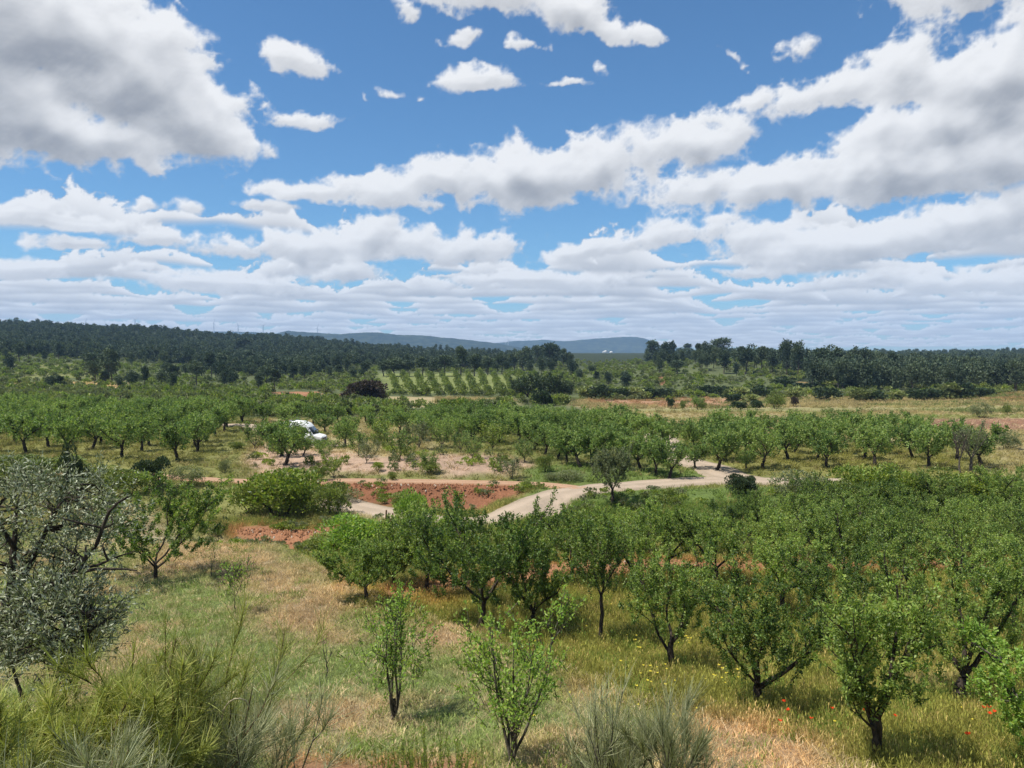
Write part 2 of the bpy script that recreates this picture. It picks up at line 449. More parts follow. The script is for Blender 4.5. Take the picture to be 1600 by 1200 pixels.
# (photo polygon, colour, edge softness in m, strength)
PATCHES = [
    ([(-300, 850), (390, 845), (560, 945), (760, 1010), (930, 1090), (1150, 1190), (1200, 1300), (-300, 1300)], GRASS, 1.2, 1),
    ([(560, 935), (900, 880), (1700, 880), (2000, 1300), (1250, 1250), (1130, 1170), (930, 1085), (740, 1005), (580, 960)], OLIVE, .8, 1),
    ([(200, 850), (360, 845), (415, 855), (470, 895), (548, 940), (500, 950), (420, 935), (330, 900), (230, 905)], DRYGR, .9, .8),
    ([(380, 955), (470, 940), (545, 945), (520, 975), (420, 990)], DRYGR, .8, .8),
    ([(650, 985), (760, 990), (745, 1015), (660, 1012)], DRYGR, .6, .8),
    ([(390, 1120), (540, 1110), (560, 1160), (470, 1185), (380, 1160)], DRYGR, .5, .6),
    ([(1060, 1110), (1180, 1125), (1290, 1165), (1330, 1230), (1050, 1230), (1030, 1150)], SOIL, .6, .9),
    ([(1400, 1060), (1500, 1062), (1490, 1085), (1410, 1085)], STRAW, .4, .8),
    ([(880, 1050), (980, 1085), (960, 1130), (880, 1100)], SOIL, .5, .5),
    ([(810, 1160), (910, 1140), (930, 1230), (800, 1230)], SOIL, .5, .6),
    ([(430, 1180), (740, 1184), (740, 1260), (420, 1260)], RED, .4, .9),
    ([(520, 915), (700, 905), (740, 925), (560, 950)], GOLD, .7, .7),
    ([(500, 890), (880, 876), (1270, 874), (1600, 880), (1600, 893), (1100, 900), (900, 903), (540, 915)], RED, .7, .95),
    ([(830, 760), (1700, 770), (1700, 850), (1200, 850), (900, 850), (800, 840)], LUSH, 1.0, .8),
    ([(360, 822), (420, 818), (520, 820), (530, 845), (480, 862), (370, 862)], RED, .5, 1),
    ([(500, 752), (700, 752), (840, 756), (800, 780), (620, 790), (540, 786)], (.20, .090, .048), .7, 1),
    ([(380, 790), (545, 795), (530, 818), (370, 818)], MEADOW, .6, .9),
    ([(560, 795), (625, 812), (600, 825), (545, 805)], PALE, .4, .7),
    ([(120, 790), (250, 800), (260, 850), (170, 870), (110, 850)], PALE, .8, .8),
    ([(385, 692), (500, 700), (600, 712), (790, 712), (840, 728), (800, 742), (600, 738), (400, 742), (375, 725)], (.36, .25, .175), .9, 1),
    ([(400, 655), (640, 655), (700, 700), (600, 715), (400, 700)], STRAW, 1.5, .8),
    ([(-200, 640), (360, 650), (385, 665), (330, 745), (-200, 745)], (.17, .165, .055), 1.5, .9),
    ([(318, 745), (345, 700), (385, 665), (400, 690), (375, 745)], MEADOW, .7, .9),
    ([(640, 640), (1060, 650), (1120, 745), (850, 745), (780, 700)], (.155, .165, .055), 1.5, .8),
    ([(850, 726), (1090, 735), (1120, 748), (1060, 752), (900, 760), (800, 752)], LUSH, .8, .7),
    ([(1110, 700), (1600, 705), (1700, 748), (1250, 750), (1130, 725)], (.17, .16, .05), 1.2, .85),
    ([(1540, 690), (1800, 680), (1800, 745), (1560, 742)], STRAW, 2, .8),
    ([(430, 612), (500, 612), (502, 624), (430, 624)], RED, 1.2, 1),
    ([(522, 616), (552, 616), (552, 627), (522, 627)], RED, 1.0, 1),
    ([(1225, 596), (1290, 599), (1500, 606), (1620, 611), (1900, 611), (1900, 556), (1250, 558)], FORESTF, 3, 1),
    ([(-300, 552), (100, 548), (300, 552), (400, 562), (600, 570), (800, 568), (880, 560), (800, 545), (400, 520), (-300, 500)], FORESTF, 6, 1),
    ([(590, 584), (800, 586), (806, 612), (600, 616)], (.15, .17, .055), 2.0, 1),
    ([(590, 620), (800, 622), (810, 634), (600, 638)], STRAW, 2.0, 1),
    ([(890, 623), (1200, 620), (1600, 612), (1900, 610), (1900, 690), (1300, 690), (1010, 660), (890, 634)], STRAW, 2.0, 1),
    ([(920, 624), (1060, 622), (1150, 623), (1150, 634), (1060, 637), (930, 631)], (.30, .17, .10), 1.5, .9),
    ([(900, 640), (1250, 637), (1600, 634), (1600, 641), (1200, 645), (950, 645)], (.20, .19, .075), 1.5, .8),
    ([(1000, 652), (1600, 655), (1600, 659), (1000, 656)], (.16, .17, .055), 1.0, .8),
    ([(1370, 658), (1460, 655), (1800, 650), (1800, 673), (1500, 671), (1350, 664)], TILL, 1.2, 1),
    ([(1230, 645), (1500, 649), (1700, 646), (1700, 650), (1500, 654), (1230, 651)], (.16, .18, .055), 1.0, .8),
    ([(1500, 618), (1560, 616), (1800, 612), (1800, 632), (1560, 630)], (.23, .15, .075), 1.5, .8),
    ([(10, 598), (130, 596), (190, 596), (200, 606), (120, 610), (10, 606)], (.36, .24, .10), 2.0, .9),
    ([(20, 570), (150, 566), (160, 590), (20, 592)], (.165, .17, .06), 3, .8),
    ([(1032, 587), (1042, 586), (1043, 598), (1036, 603), (1034, 598)], RED, .8, 1),
    ([(1240, 598), (1275, 596), (1290, 601), (1245, 602)], (.35, .22, .09), 1.0, .8),
    ([(700, 535), (760, 537), (770, 545), (700, 546)], (.22, .20, .14), 4, .6),
]

def ground_colour(x, y):
    sh = x.shape
    n1 = fbm(x * .35, y * .35, 4, .55, 301); n2 = fbm(x * .05, y * .05, 4, .5, 311)
    xw = x + fbm(x * .4, y * .4, 3, .5, 321) * .9 * np.clip(y / 45, .6, 4); yw = y + fbm(x * .4 + 9, y * .4, 3, .5, 331) * 1.3 * np.clip(y / 45, .6, 4)
    c = np.zeros(sh + (3,))
    base = np.where((y < 115)[..., None], np.array(MEADOW), np.array(SCRUB))
    c[:] = base
    far = smooth(y, 330, 520)[..., None]; c = c * (1 - far) + np.array(FORESTF) * far
    for pts, colr, soft, st in PATCHES:
        gp = np.array([G(a, b)[:2] for a, b in pts])
        s2 = soft * 1.3
        x0, x1, y0, y1 = gp[:, 0].min() - 8, gp[:, 0].max() + 8, gp[:, 1].min() - 8, gp[:, 1].max() + 8
        k = np.where((x > x0) & (x < x1) & (y > y0) & (y < y1))
        if len(k[0]) == 0: continue
        w = smooth(poly_sd(xw[k], yw[k], gp) + n1[k] * s2 * 1.2, -s2, s2) * st
        c[k] = c[k] * (1 - w[:, None]) + np.array(colr) * w[:, None]
    c *= (1 + .22 * n1 + .14 * n2)[..., None]
    return c

def wear(x, y):
    """dry worn patches inside the dry field"""
    return smooth(fbm(x * .22, y * .30, 5, .6, 341) + .25 * fbm(x * 1.3, y * 1.3, 3, .5, 351), -.02, .38)

def build_ground():
    nu, nv = 640, 660
    u = np.sinh(np.linspace(-1.75, 1.75, nu)) / np.sinh(1.75) * 2.1
    v = np.exp(np.linspace(math.log(9.0), math.log(7030.0), nv)) - 30.0
    U, Y = np.meshgrid(u, v); X = U * (Y + 42.0)
    Z = terrain(X, Y)
    c = ground_colour(X, Y)
    s = edge_side(X, Y); w = wear(X, Y) * smooth(s, 1.0, -1.0) * smooth(Y, 38, 36) * .65
    c = c * (1 - w[..., None]) + np.array(DRYGR) * w[..., None]
    V = np.stack([X, Y, Z], -1).reshape(-1, 3)
    i, j = np.meshgrid(np.arange(nv - 1), np.arange(nu - 1), indexing='ij'); q = (i * nu + j).ravel()
    F = np.stack([q, q + 1, q + nu + 1, q + nu], -1)
    m, N, out = new_mat('earth')
    at = N.node('ShaderNodeAttribute', attribute_name='tone')
    tcn = N.node('ShaderNodeTexCoord'); P = tcn.outputs['Object']
    a = N.noise(P, 9.0, 6, .65); b = N.noise(P, 1.4, 5, .6); g = N.noise(P, 38.0, 3, .6); far = N.noise(P, .09, 7, .62)
    f = N.m('ADD', N.m('MULTIPLY_ADD', a, 1.3, .35), N.m('MULTIPLY_ADD', b, .9, -.45))
    f = N.m('ADD', f, N.m('MULTIPLY_ADD', far, .8, -.4))
    col = N.mix(1.0, at.outputs['Color'], N.comb(f, f, f), 'MULTIPLY')
    col = N.mix(N.ramp(g, .60, .75), col, N.mix(1.0, col, (1.45, 1.35, 1.2), 'MULTIPLY'))
    bs = N.node('ShaderNodeBsdfPrincipled'); N.put(bs.inputs['Base Color'], col); bs.inputs['Roughness'].default_value = .95
    bs.inputs['Specular IOR Level'].default_value = .1
    bp = N.node('ShaderNodeBump'); bp.inputs['Strength'].default_value = .8; bp.inputs['Distance'].default_value = .12
    N.put(bp.inputs['Height'], N.m('ADD', a, b)); N.l.new(bp.outputs[0], bs.inputs['Normal']); N.l.new(bs.outputs[0], out.inputs[0])
    o = mesh_object('ground', V, F, 4, m, smooth_shade=True, col=c.reshape(-1, 3))
    tag(o, kind='structure')
build_ground()

# ------------------------------------------------------------------ dirt roads, draped a hand above the ground sheet
def road_mat(name, colr, colr2):
    m, N, out = new_mat(name)
    at = N.node('ShaderNodeAttribute', attribute_name='tone'); s = N.node('ShaderNodeSeparateColor'); N.l.new(at.outputs['Color'], s.inputs[0])
    P = N.node('ShaderNodeTexCoord').outputs['Object']
    a = N.noise(P, .9, 5, .6); b = N.noise(P, 14, 5, .7)
    col = N.mix(N.m('ADD', N.m('MULTIPLY', s.outputs[0], .8), N.m('MULTIPLY_ADD', a, 1.0, -.5)), colr, colr2)
    f = N.m('MULTIPLY_ADD', b, .7, .65); col = N.mix(1.0, col, N.comb(f, f, f), 'MULTIPLY')
    bs = N.node('ShaderNodeBsdfPrincipled'); N.put(bs.inputs['Base Color'], col); bs.inputs['Roughness'].default_value = .95; bs.inputs['Specular IOR Level'].default_value = .1
    bp = N.node('ShaderNodeBump'); bp.inputs['Strength'].default_value = .7; bp.inputs['Distance'].default_value = .05
    N.put(bp.inputs['Height'], b); N.l.new(bp.outputs[0], bs.inputs['Normal']); N.l.new(bs.outputs[0], out.inputs[0])
    return m

def build_road(name, key, mat):
    P, hw = ROADS[key]
    T = np.gradient(P, axis=0); T[:, 2] = 0; T /= np.linalg.norm(T, axis=1)[:, None]; Nn = np.stack([T[:, 1], -T[:, 0], 0 * T[:, 0]], 1)
    prof = np.array([-1.28, -1.05, -.85, -.6, -.38, -.15, .15, .38, .6, .85, 1.05, 1.28]); hgt = np.array([-.16, .02, .045, .03, .03, .06, .06, .03, .03, .045, .02, -.16])
    tone = np.array([1, .9, .7, .1, .1, .55, .55, .1, .1, .7, .9, 1.])
    wob = 1 + .16 * fbm(np.arange(len(P)) * .22, np.zeros(len(P)), 3, .5, 401)
    wob2 = 1 + .16 * fbm(np.arange(len(P)) * .22, np.ones(len(P)) * 7, 3, .5, 402)
    V = []; c = []
    for k in range(len(prof)):
        w = np.where(prof[k] < 0, wob, wob2)
        xy = P[:, :2] + Nn[:, :2] * (prof[k] * hw * w)[:, None]
        z = terrain(xy[:, 0], xy[:, 1]) + .05 + hgt[k]
        V.append(np.c_[xy, z]); c.append(np.full(len(P), tone[k]))
    V = np.stack(V, 1); n, m_ = V.shape[:2]; c = np.stack(c, 1)
    i, j = np.meshgrid(np.arange(n - 1), np.arange(m_ - 1), indexing='ij'); q = (i * m_ + j).ravel()
    F = np.stack([q, q + m_, q + m_ + 1, q + 1], -1)
    o = mesh_object(name, V.reshape(-1, 3), F, 4, mat, smooth_shade=True, col=c.ravel())
    tag(o, kind='structure'); return o
M_ROAD = road_mat('pale_dirt', (.38, .298, .22), (.25, .20, .14))
M_TRACK = road_mat('red_dirt', (.37, .235, .150), (.27, .150, .085))
build_road('road', 'main', M_ROAD)
build_road('road', 'branch', M_ROAD)
build_road('path', 'upper', M_TRACK)
build_road('path', 'camp', M_ROAD)
build_road('ramp', 'ramp', M_ROAD)

# ------------------------------------------------------------------ far hills
def build_hill(name, prof, dist, depth, mat, seed):
    px = np.linspace(prof[0][0], prof[-1][0], 260); py = np.interp(px, [p[0] for p in prof], [p[1] for p in prof])
    py = py + fbm(px * .05, px * 0, 4, .55, seed) * 1.2
    K = 24; rows = []
    for k in range(K + 1):
        t = k / K; yy = dist + (t - .5) * depth
        h = 1 - abs(t - .5) * 2; h = h * h * (3 - 2 * h)
        x = (px - 800) / FPX * yy; ztop = ratio(py) * dist
        zb = -14.0
        z = zb + (ztop - zb) * h * (1 + .10 * fbm(px * .04, px * 0 + t * 7, 4, .55, seed + 5) * (1 - h) * 2)
        rows.append(np.stack([x, np.full_like(x, yy), z], -1))
    V = np.stack(rows); n, m_ = V.shape[:2]
    i, j = np.meshgrid(np.arange(n - 1), np.arange(m_ - 1), indexing='ij'); q = (i * m_ + j).ravel()
    F = np.stack([q, q + 1, q + m_ + 1, q + m_], -1)
    o = mesh_object(name, V.reshape(-1, 3), F, 4, mat, smooth_shade=True); tag(o, kind='structure'); return o
def hill_mat():
    m, N, out = new_mat('wooded_slope')
    P = N.node('ShaderNodeTexCoord').outputs['Object']
    a = N.noise(P, .02, 6, .65); col = N.mix(N.ramp(a, .40, .68), (.014, .024, .018), (.048, .060, .036))
    bs = N.node('ShaderNodeBsdfPrincipled'); N.put(bs.inputs['Base Color'], col); bs.inputs['Roughness'].default_value = 1; bs.inputs['Specular IOR Level'].default_value = 0
    N.l.new(bs.outputs[0], out.inputs[0]); return m
M_HILL = hill_mat()
build_hill('hills', [(380, 533), (430, 521), (450, 517), (480, 519), (530, 522), (560, 520), (590, 519), (620, 523), (660, 524), (700, 528), (740, 532), (775, 536), (810, 543), (850, 551)], 3800, 1500, M_HILL, 501)
build_hill('hills', [(700, 551), (760, 538), (800, 533), (850, 531), (880, 533), (910, 531), (945, 528), (985, 526), (1005, 528), (1018, 533), (1035, 541), (1080, 546), (1130, 551)], 5400, 1500, M_HILL, 511)
build_hill('hills', [(-300, 520), (0, 513), (200, 515), (400, 519), (600, 532), (800, 540), (900, 551)], 5000, 700, M_HILL, 531)
build_hill('hills', [(1360, 556), (1440, 556), (1500, 553), (1560, 550), (1620, 546), (1760, 544), (1950, 552)], 2600, 900, M_HILL, 521)

# ------------------------------------------------------------------ haze
def build_haze():
    x0, x1, y0, y1, z0, z1 = -16500, 16500, -60, 7100, -30, 300
    V = [(x, y, z) for z in (z0, z1) for y in (y0, y1) for x in (x0, x1)]
    F = [0, 2, 3, 1, 4, 5, 7, 6, 0, 1, 5, 4, 2, 6, 7, 3, 0, 4, 6, 2, 1, 3, 7, 5]
    m, N, out = new_mat('haze_air')
    pv = N.node('ShaderNodeVolumePrincipled'); pv.inputs['Color'].default_value = (.42, .66, 1, 1); pv.inputs['Density'].default_value = 0.000115
    N.l.new(pv.outputs[0], out.inputs['Volume'])
    o = mesh_object('haze', V, F, 4, m); tag(o, kind='stuff', label='thin blue haze hanging over the far hills'); o['category'] = 'haze'
    o.display_type = 'BOUNDS'
build_haze()

# ------------------------------------------------------------------ plant materials
def leaf_mat(name, dark, light, trans=.35, rough=.5, spec=.35, back=None, vary=.35):
    m, N, out = new_mat(name)
    at = N.node('ShaderNodeAttribute', attribute_name='tone'); s = N.node('ShaderNodeSeparateColor'); N.l.new(at.outputs['Color'], s.inputs[0])
    oi = N.node('ShaderNodeObjectInfo')
    f = N.m('ADD', s.outputs[0], N.m('MULTIPLY_ADD', oi.outputs['Random'], vary, -vary / 2), clamp=True)
    col = N.mix(f, dark, light)
    hs = N.node('ShaderNodeHueSaturation'); N.put(hs.inputs['Color'], col)
    N.put(hs.inputs['Hue'], N.m('MULTIPLY_ADD', s.outputs[1], .05, .475)); N.put(hs.inputs['Value'], N.m('MULTIPLY_ADD', s.outputs[2], .7, .65))
    col = hs.outputs[0]
    if back:
        geo = N.node('ShaderNodeNewGeometry'); col = N.mix(geo.outputs['Backfacing'], col, back)
    bs = N.node('ShaderNodeBsdfPrincipled'); N.put(bs.inputs['Base Color'], col); bs.inputs['Roughness'].default_value = rough; bs.inputs['Specular IOR Level'].default_value = spec
    tr = N.node('ShaderNodeBsdfTranslucent'); N.put(tr.inputs[0], N.mix(1.0, col, (1.25, 1.35, .6), 'MULTIPLY'))
    mx = N.node('ShaderNodeMixShader'); mx.inputs[0].default_value = trans
    N.l.new(bs.outputs[0], mx.inputs[1]); N.l.new(tr.outputs[0], mx.inputs[2]); N.l.new(mx.outputs[0], out.inputs[0])
    return m

def bark_mat(name, a, b, scale=14):
    m, N, out = new_mat(name)
    P = N.node('ShaderNodeTexCoord').outputs['Object']
    n = N.noise(N.vm('MULTIPLY', P, (1, 1, .3)), scale, 6, .65)
    col = N.mix(N.ramp(n, .38, .64), a, b)
    bs = N.node('ShaderNodeBsdfPrincipled'); N.put(bs.inputs['Base Color'], col); bs.inputs['Roughness'].default_value = .9; bs.inputs['Specular IOR Level'].default_value = .15
    bp = N.node('ShaderNodeBump'); bp.inputs['Strength'].default_value = 1; bp.inputs['Distance'].default_value = .03
    N.put(bp.inputs['Height'], n); N.l.new(bp.outputs[0], bs.inputs['Normal']); N.l.new(bs.outputs[0], out.inputs[0])
    return m

ML = {
    'almond': leaf_mat('almond_leaf', (.052, .096, .020), (.310, .395, .090), trans=.45, vary=.6),
    'almond_far': leaf_mat('almond_leaf_soft', (.060, .108, .030), (.270, .345, .100), spec=.15, vary=.5, trans=.42),
    'lime': leaf_mat('lime_leaf', (.125, .200, .030), (.300, .420, .080), trans=.45),
    'bush': leaf_mat('bush_leaf', (.075, .105, .026), (.260, .300, .070)),
    'bright': leaf_mat('bright_leaf', (.10, .150, .024), (.300, .350, .060)),
    'grey': leaf_mat('grey_leaf', (.10, .120, .058), (.245, .260, .135), spec=.15),
    'dark': leaf_mat('dark_leaf', (.022, .038, .016), (.065, .090, .036), trans=.2, spec=.2),
    'pine': leaf_mat('pine_needles', (.036, .056, .038), (.120, .150, .082), trans=.15, spec=.1, vary=.6),
    'scrub': leaf_mat('scrub_leaf', (.085, .105, .036), (.260, .285, .105), trans=.25, spec=.1, vary=.8),
    'purple': leaf_mat('copper_leaf', (.035, .026, .022), (.080, .060, .048), trans=.2, spec=.1),
    'olive': leaf_mat('olive_leaf', (.070, .092, .040), (.235, .260, .135), trans=.15, rough=.5, spec=.25, back=(.36, .38, .26)),
    'broom': leaf_mat('broom_twig', (.125, .145, .036), (.410, .420, .120), trans=.3, spec=.1),
    'broomgrey': leaf_mat('grey_broom_twig', (.140, .155, .075), (.380, .385, .220), trans=.2, spec=.1),
    'dry': leaf_mat('dry_twig', (.25, .19, .11), (.45, .38, .25), trans=.2),
}
MB = {
    'bark': bark_mat('almond_bark', (.018, .014, .011), (.075, .058, .043)),
    'grey': bark_mat('grey_bark', (.045, .038, .030), (.150, .128, .100)),
    'pine': bark_mat('pine_bark', (.045, .035, .028), (.16, .125, .10), 5),
    'red': bark_mat('broom_bark', (.060, .032, .018), (.16, .095, .055)),
}

# ------------------------------------------------------------------ plant geometry
def unit(v): return v / (np.linalg.norm(v, axis=-1, keepdims=True) + 1e-9)

def tubes(lines, sides=6):
    """lines: list of (points n x 3, radii n) -> verts, faces"""
    V, F, off = [], [], 0
    ang = np.arange(sides) * 2 * pi / sides
    for P, R in lines:
        P = np.asarray(P, float); R = np.asarray(R, float); n = len(P)
        T = unit(np.gradient(P, axis=0)); ref = np.where(np.abs(T[:, 2:3]) > .95, np.array([[1., 0, 0]]), np.array([[0, 0, 1.]]))
        A = unit(np.cross(T, ref)); B = np.cross(T, A)
        ring = P[:, None] + (A[:, None] * np.cos(ang)[None, :, None] + B[:, None] * np.sin(ang)[None, :, None]) * R[:, None, None]
        V.append(ring.reshape(-1, 3))
        i, j = np.meshgrid(np.arange(n - 1), np.arange(sides), indexing='ij'); a = off + i * sides + j; b = off + i * sides + (j + 1) % sides
        F.append(np.stack([a, b, b + sides, a + sides], -1).reshape(-1, 4)); off += n * sides
    return np.vstack(V), np.vstack(F)

def leaves(pos, d, L, W, rng, droop=.0, up=.0, kinds=None):
    """diamond leaves: one quad each"""
    n = len(pos); d = unit(d); r = rng.normal(size=(n, 3)); r[:, 2] += up
    s = unit(np.cross(d, unit(r)))
    L = np.broadcast_to(L, (n,))[:, None] * rng.uniform(.7, 1.25, (n, 1)); W = np.broadcast_to(W, (n,))[:, None] * rng.uniform(.75, 1.2, (n, 1))
    mid = pos + d * L * .45
    V = np.stack([pos, mid + s * W * .5, pos + d * L - np.array([0, 0, 1]) * droop * L, mid - s * W * .5], 1).reshape(-1, 3)
    F = np.arange(n * 4).reshape(-1, 4)
    return V, F

def tones(n, rng, base=.5, spread=.28, per=4):
    t = np.stack([np.clip(rng.normal(base, spread, n), 0, 1), rng.uniform(0, 1, n), rng.uniform(.2, .8, n)], -1)
    return np.repeat(t, per, 0)

def wander(p0, d0, length, n, rng, bend=.25, lift=.0):
    P = [np.array(p0, float)]; d = np.array(d0, float) / np.linalg.norm(d0)
    for i in range(n):
        d = d + rng.normal(size=3) * bend; d[2] += lift; d /= np.linalg.norm(d)
        P.append(P[-1] + d * length / n)
    return np.array(P)

def almond(rng, h=3.9, w=3.4, th=1.0, tr=.10, nscaf=4, lean=(0, 0), nleaf=9000, leaf=(.098, .048), sides=7, limbs=None, upright=1.0, twig=True, base=.5, low=None, ns=235):
    """vase-shaped orchard tree; returns trunk (V,F) and crown (V,F,tone,matidx)"""
    lines = []; top = np.array([lean[0] * th, lean[1] * th, th])
    n = 6; t = np.linspace(0, 1, n)
    P = top[None] * t[:, None] + np.c_[rng.normal(0, min(.03, .02 + 0 * tr), (n, 2)), np.zeros(n)] * np.sin(t * pi)[:, None]
    P = spline(P, .12); P[0, 2] = -.25; t = np.linspace(0, 1, len(P)); Rr = tr * (1.25 - .35 * t + .07 * np.sin(t * 17 + tr * 90)); Rr[0] *= 1.35; Rr[1] *= 1.15
    lines.append((P, Rr))
    if limbs is None:
        a0 = rng.uniform(0, 2 * pi); limbs = []
        for i in range(nscaf):
            a = a0 + i * 2 * pi / nscaf + rng.normal(0, .3); e = rng.uniform(.65, 1.05)
            limbs.append((a, e, (h - th) * rng.uniform(.55, .75), tr * rng.uniform(.5, .7), 0.0))
    scaf = []
    for a, e, L, r, start in limbs:
        d = np.array([cos(a) * cos(e), sin(a) * cos(e), sin(e)])
        p0 = top * (1 - start) - np.array([0, 0, .03])
        Q = wander(p0, d, L, 7, rng, .13, .10); scaf.append((Q, r))
        lines.append((Q, np.linspace(r, r * .32, len(Q))))
    sec = []
    for Q, r in scaf:
        for k in range(rng.integers(5, 8)):
            f = rng.uniform(.22, 1.0) * (len(Q) - 1); i = min(int(f), len(Q) - 2); p = Q[i] + (Q[i + 1] - Q[i]) * (f - i)
            out = p - top; out[2] = 0; out = out / (np.linalg.norm(out) + .1)
            d = out * rng.uniform(.2, .9) + rng.normal(size=3) * .45; d[2] = abs(d[2]) * .5 + rng.uniform(.25, 1.0) * upright
            S = wander(p, d, rng.uniform(.5, 1.0) * h * .24, 5, rng, .14, .08); sec.append((S, r * .38))
            lines.append((S, np.linspace(r * .38, r * .12, len(S))))
    shoots = []; fill = []; cxy0 = top[:2]; src = [q for q, _ in scaf] + [q for q, _ in sec] * 2
    for k in range(ns):
        if k % 5 < 3:                                   # shoots that fill the bowl of the crown
            t_ = rng.beta(1.3, 1.1); aa = rng.uniform(0, 2 * pi); rr = math.sqrt(rng.uniform(.04, 1.0))
            rad = .46 * w * (.50 + .50 * min(1, t_ * 2.0) - .28 * max(0, t_ - .65) / .35) * (1 + .14 * math.sin(3 * aa + h * 7))
            p = np.array([cxy0[0] + cos(aa) * rr * rad, cxy0[1] + sin(aa) * rr * rad, th * .95 + (h - th) * (.04 + .80 * t_ * (1 - .22 * rr * rr))])
            out = p - top; out[2] = 0; out = out / (np.linalg.norm(out) + .3)
            d = out * .45 + rng.normal(size=3) * .45; d[2] = abs(d[2]) * .6 + .6 * upright
            fill.append(wander(p, d, rng.uniform(.35, .8) * h * .15, 4, rng, .14, .10)); continue
        Q = src[rng.integers(len(src))]; f = rng.uniform(.35, 1.0) * (len(Q) - 1); i = min(int(f), len(Q) - 2); p = Q[i] + (Q[i + 1] - Q[i]) * (f - i)
        out = p - top; out[2] *= .3; out = out / (np.linalg.norm(out) + .2)
        d = out * .55 + rng.normal(size=3) * .5; d[2] = abs(d[2]) * .6 + .55 * upright
        shoots.append(wander(p, d, rng.uniform(.3, .75) * h * .19, 4, rng, .12, .10))
    allp = np.vstack(shoots)
    # fit to the wanted size
    cxy = top[:2]
    ext = np.percentile(np.abs(allp[:, :2] - cxy), 96); kx = (w * .5) / (ext + .02) * .92
    zmax = np.percentile(allp[:, 2], 99); kz = (h - th) / (zmax - th) * .96
    def fit(Pp):
        Pp = Pp.copy(); a = np.clip((Pp[:, 2] - th * .8) / (th * .4), 0, 1)[:, None]
        Pp[:, :2] = Pp[:, :2] * (1 - a) + (cxy + (Pp[:, :2] - cxy) * kx) * a
        Pp[:, 2] = np.where(Pp[:, 2] > th, th + (Pp[:, 2] - th) * kz, Pp[:, 2]); return Pp
    lines = [lines[0]] + [(fit(q), r) for q, r in lines[1:]]
    shoots = [fit(q) for q in shoots] + fill
    TV, TF = tubes(lines, sides)
    # leaves along the shoots and a few spurs along the limbs
    S = np.array(shoots); m = nleaf
    si = rng.integers(0, len(S), m); f = rng.beta(1.1, .9, m) * (S.shape[1] - 1.001); i = f.astype(int); fr = (f - i)[:, None]
    p = S[si, i] * (1 - fr) + S[si, i + 1] * fr; ax = unit(S[si, i + 1] - S[si, i])
    sp = int(m * .12); allsec = [fit(q) for q, _ in sec]
    if sp:
        q = np.array([allsec[a][b] for a, b in zip(rng.integers(0, len(allsec), sp), rng.integers(1, 6, sp))]); p[:sp] = q; ax[:sp] = unit(rng.normal(size=(sp, 3)))
    p = p + rng.normal(0, .034, (m, 3)) * (leaf[0] / .085)
    d = ax * rng.uniform(.1, .9, (m, 1)) + unit(rng.normal(size=(m, 3))) * .8
    V, F = leaves(p, d, leaf[0], leaf[1], rng)
    T = tones(m, rng, base, .25)
    st = rng.normal(0, .18, len(S)); T[:, 0] = np.clip(T[:, 0] + np.repeat(st[si], 4), 0, 1)
    mi = np.zeros(len(F), int)
    if twig:
        SV, SF = tubes([(q, np.linspace(.010, .004, len(q))) for q in shoots], 3)
        SF = SF + len(V); V = np.vstack([V, SV]); T = np.vstack([T, np.full((len(SV), 3), .5)]); F = np.vstack([F, SF]); mi = np.concatenate([mi, np.ones(len(SF), int)])
    return (TV, TF), (V, F, T, mi)

def clumps(rng, r=(1, 1, 1), center=(0, 0, 1), nb=18, nleaf=2500, leaf=(.12, .07), up=.5, shell=.75, flat_base=.35, profile=None, base=.5, bs=(.28, .5)):
    """foliage of many small puffs inside an ellipsoid"""
    r = np.array(r, float); c = np.array(center, float)
    B = []; 
    while len(B) < nb:
        q = rng.normal(size=3); q = q / np.linalg.norm(q) * rng.uniform(.25, .85)
        if q[2] < -flat_base - .25: continue
        if profile is not None:
            k = profile((q[2] + 1) / 2); q[:2] *= k
        B.append(q)
    B = np.array(B); br = rng.uniform(bs[0], bs[1], nb)
    bi = rng.integers(0, nb, nleaf); n = unit(rng.normal(size=(nleaf, 3))); n[:, 2] = np.where(n[:, 2] < -.3, -n[:, 2], n[:, 2])
    rad = br[bi] * rng.uniform(shell, 1.05, nleaf) * (1 + .12 * np.sin(n[:, 0] * 7 + bi) * np.sin(n[:, 1] * 7 + bi * 2))
    P = c + (B[bi] + n * rad[:, None]) * r
    d = n * .6 + unit(rng.normal(size=(nleaf, 3))) * .7; d[:, 2] += up
    V, F = leaves(P, d, leaf[0], leaf[1], rng)
    T = tones(nleaf, rng, base, .2); bt = rng.normal(0, .14, nb); T[:, 0] = np.clip(T[:, 0] + np.repeat(bt[bi], 4), 0, 1)
    return V, F, T

def pine(rng, h=10., w=5., th=.22, nleaf=1300, nb=26, leaf=(.55, .30)):
    def prof(t): return (1.0 - .32 * t) * (.7 + .3 * min(1, t * 4))
    V, F, T = clumps(rng, (w / 2 * 1.05, w / 2 * 1.05, h * (1 - th) / 2), (0, 0, h * (th + (1 - th) / 2)), nb, nleaf, leaf, up=.45, shell=.6, flat_base=.75, profile=prof, bs=(.24, .46), base=.42)
    P = wander((0, 0, -.5), (rng.normal(0, .05), rng.normal(0, .05), 1), h * .9, 6, rng, .04)
    lines = [(P, np.linspace(h * .020, h * .006, len(P)))]
    for k in range(6):
        i = rng.integers(1, 5); a = rng.uniform(0, 2 * pi)
        Q = wander(P[i], (cos(a), sin(a), .5), w * .35, 3, rng, .1); lines.append((Q, np.linspace(h * .007, h * .003, len(Q))))
    return tubes(lines, 5), (V, F, T, np.zeros(len(F), int))

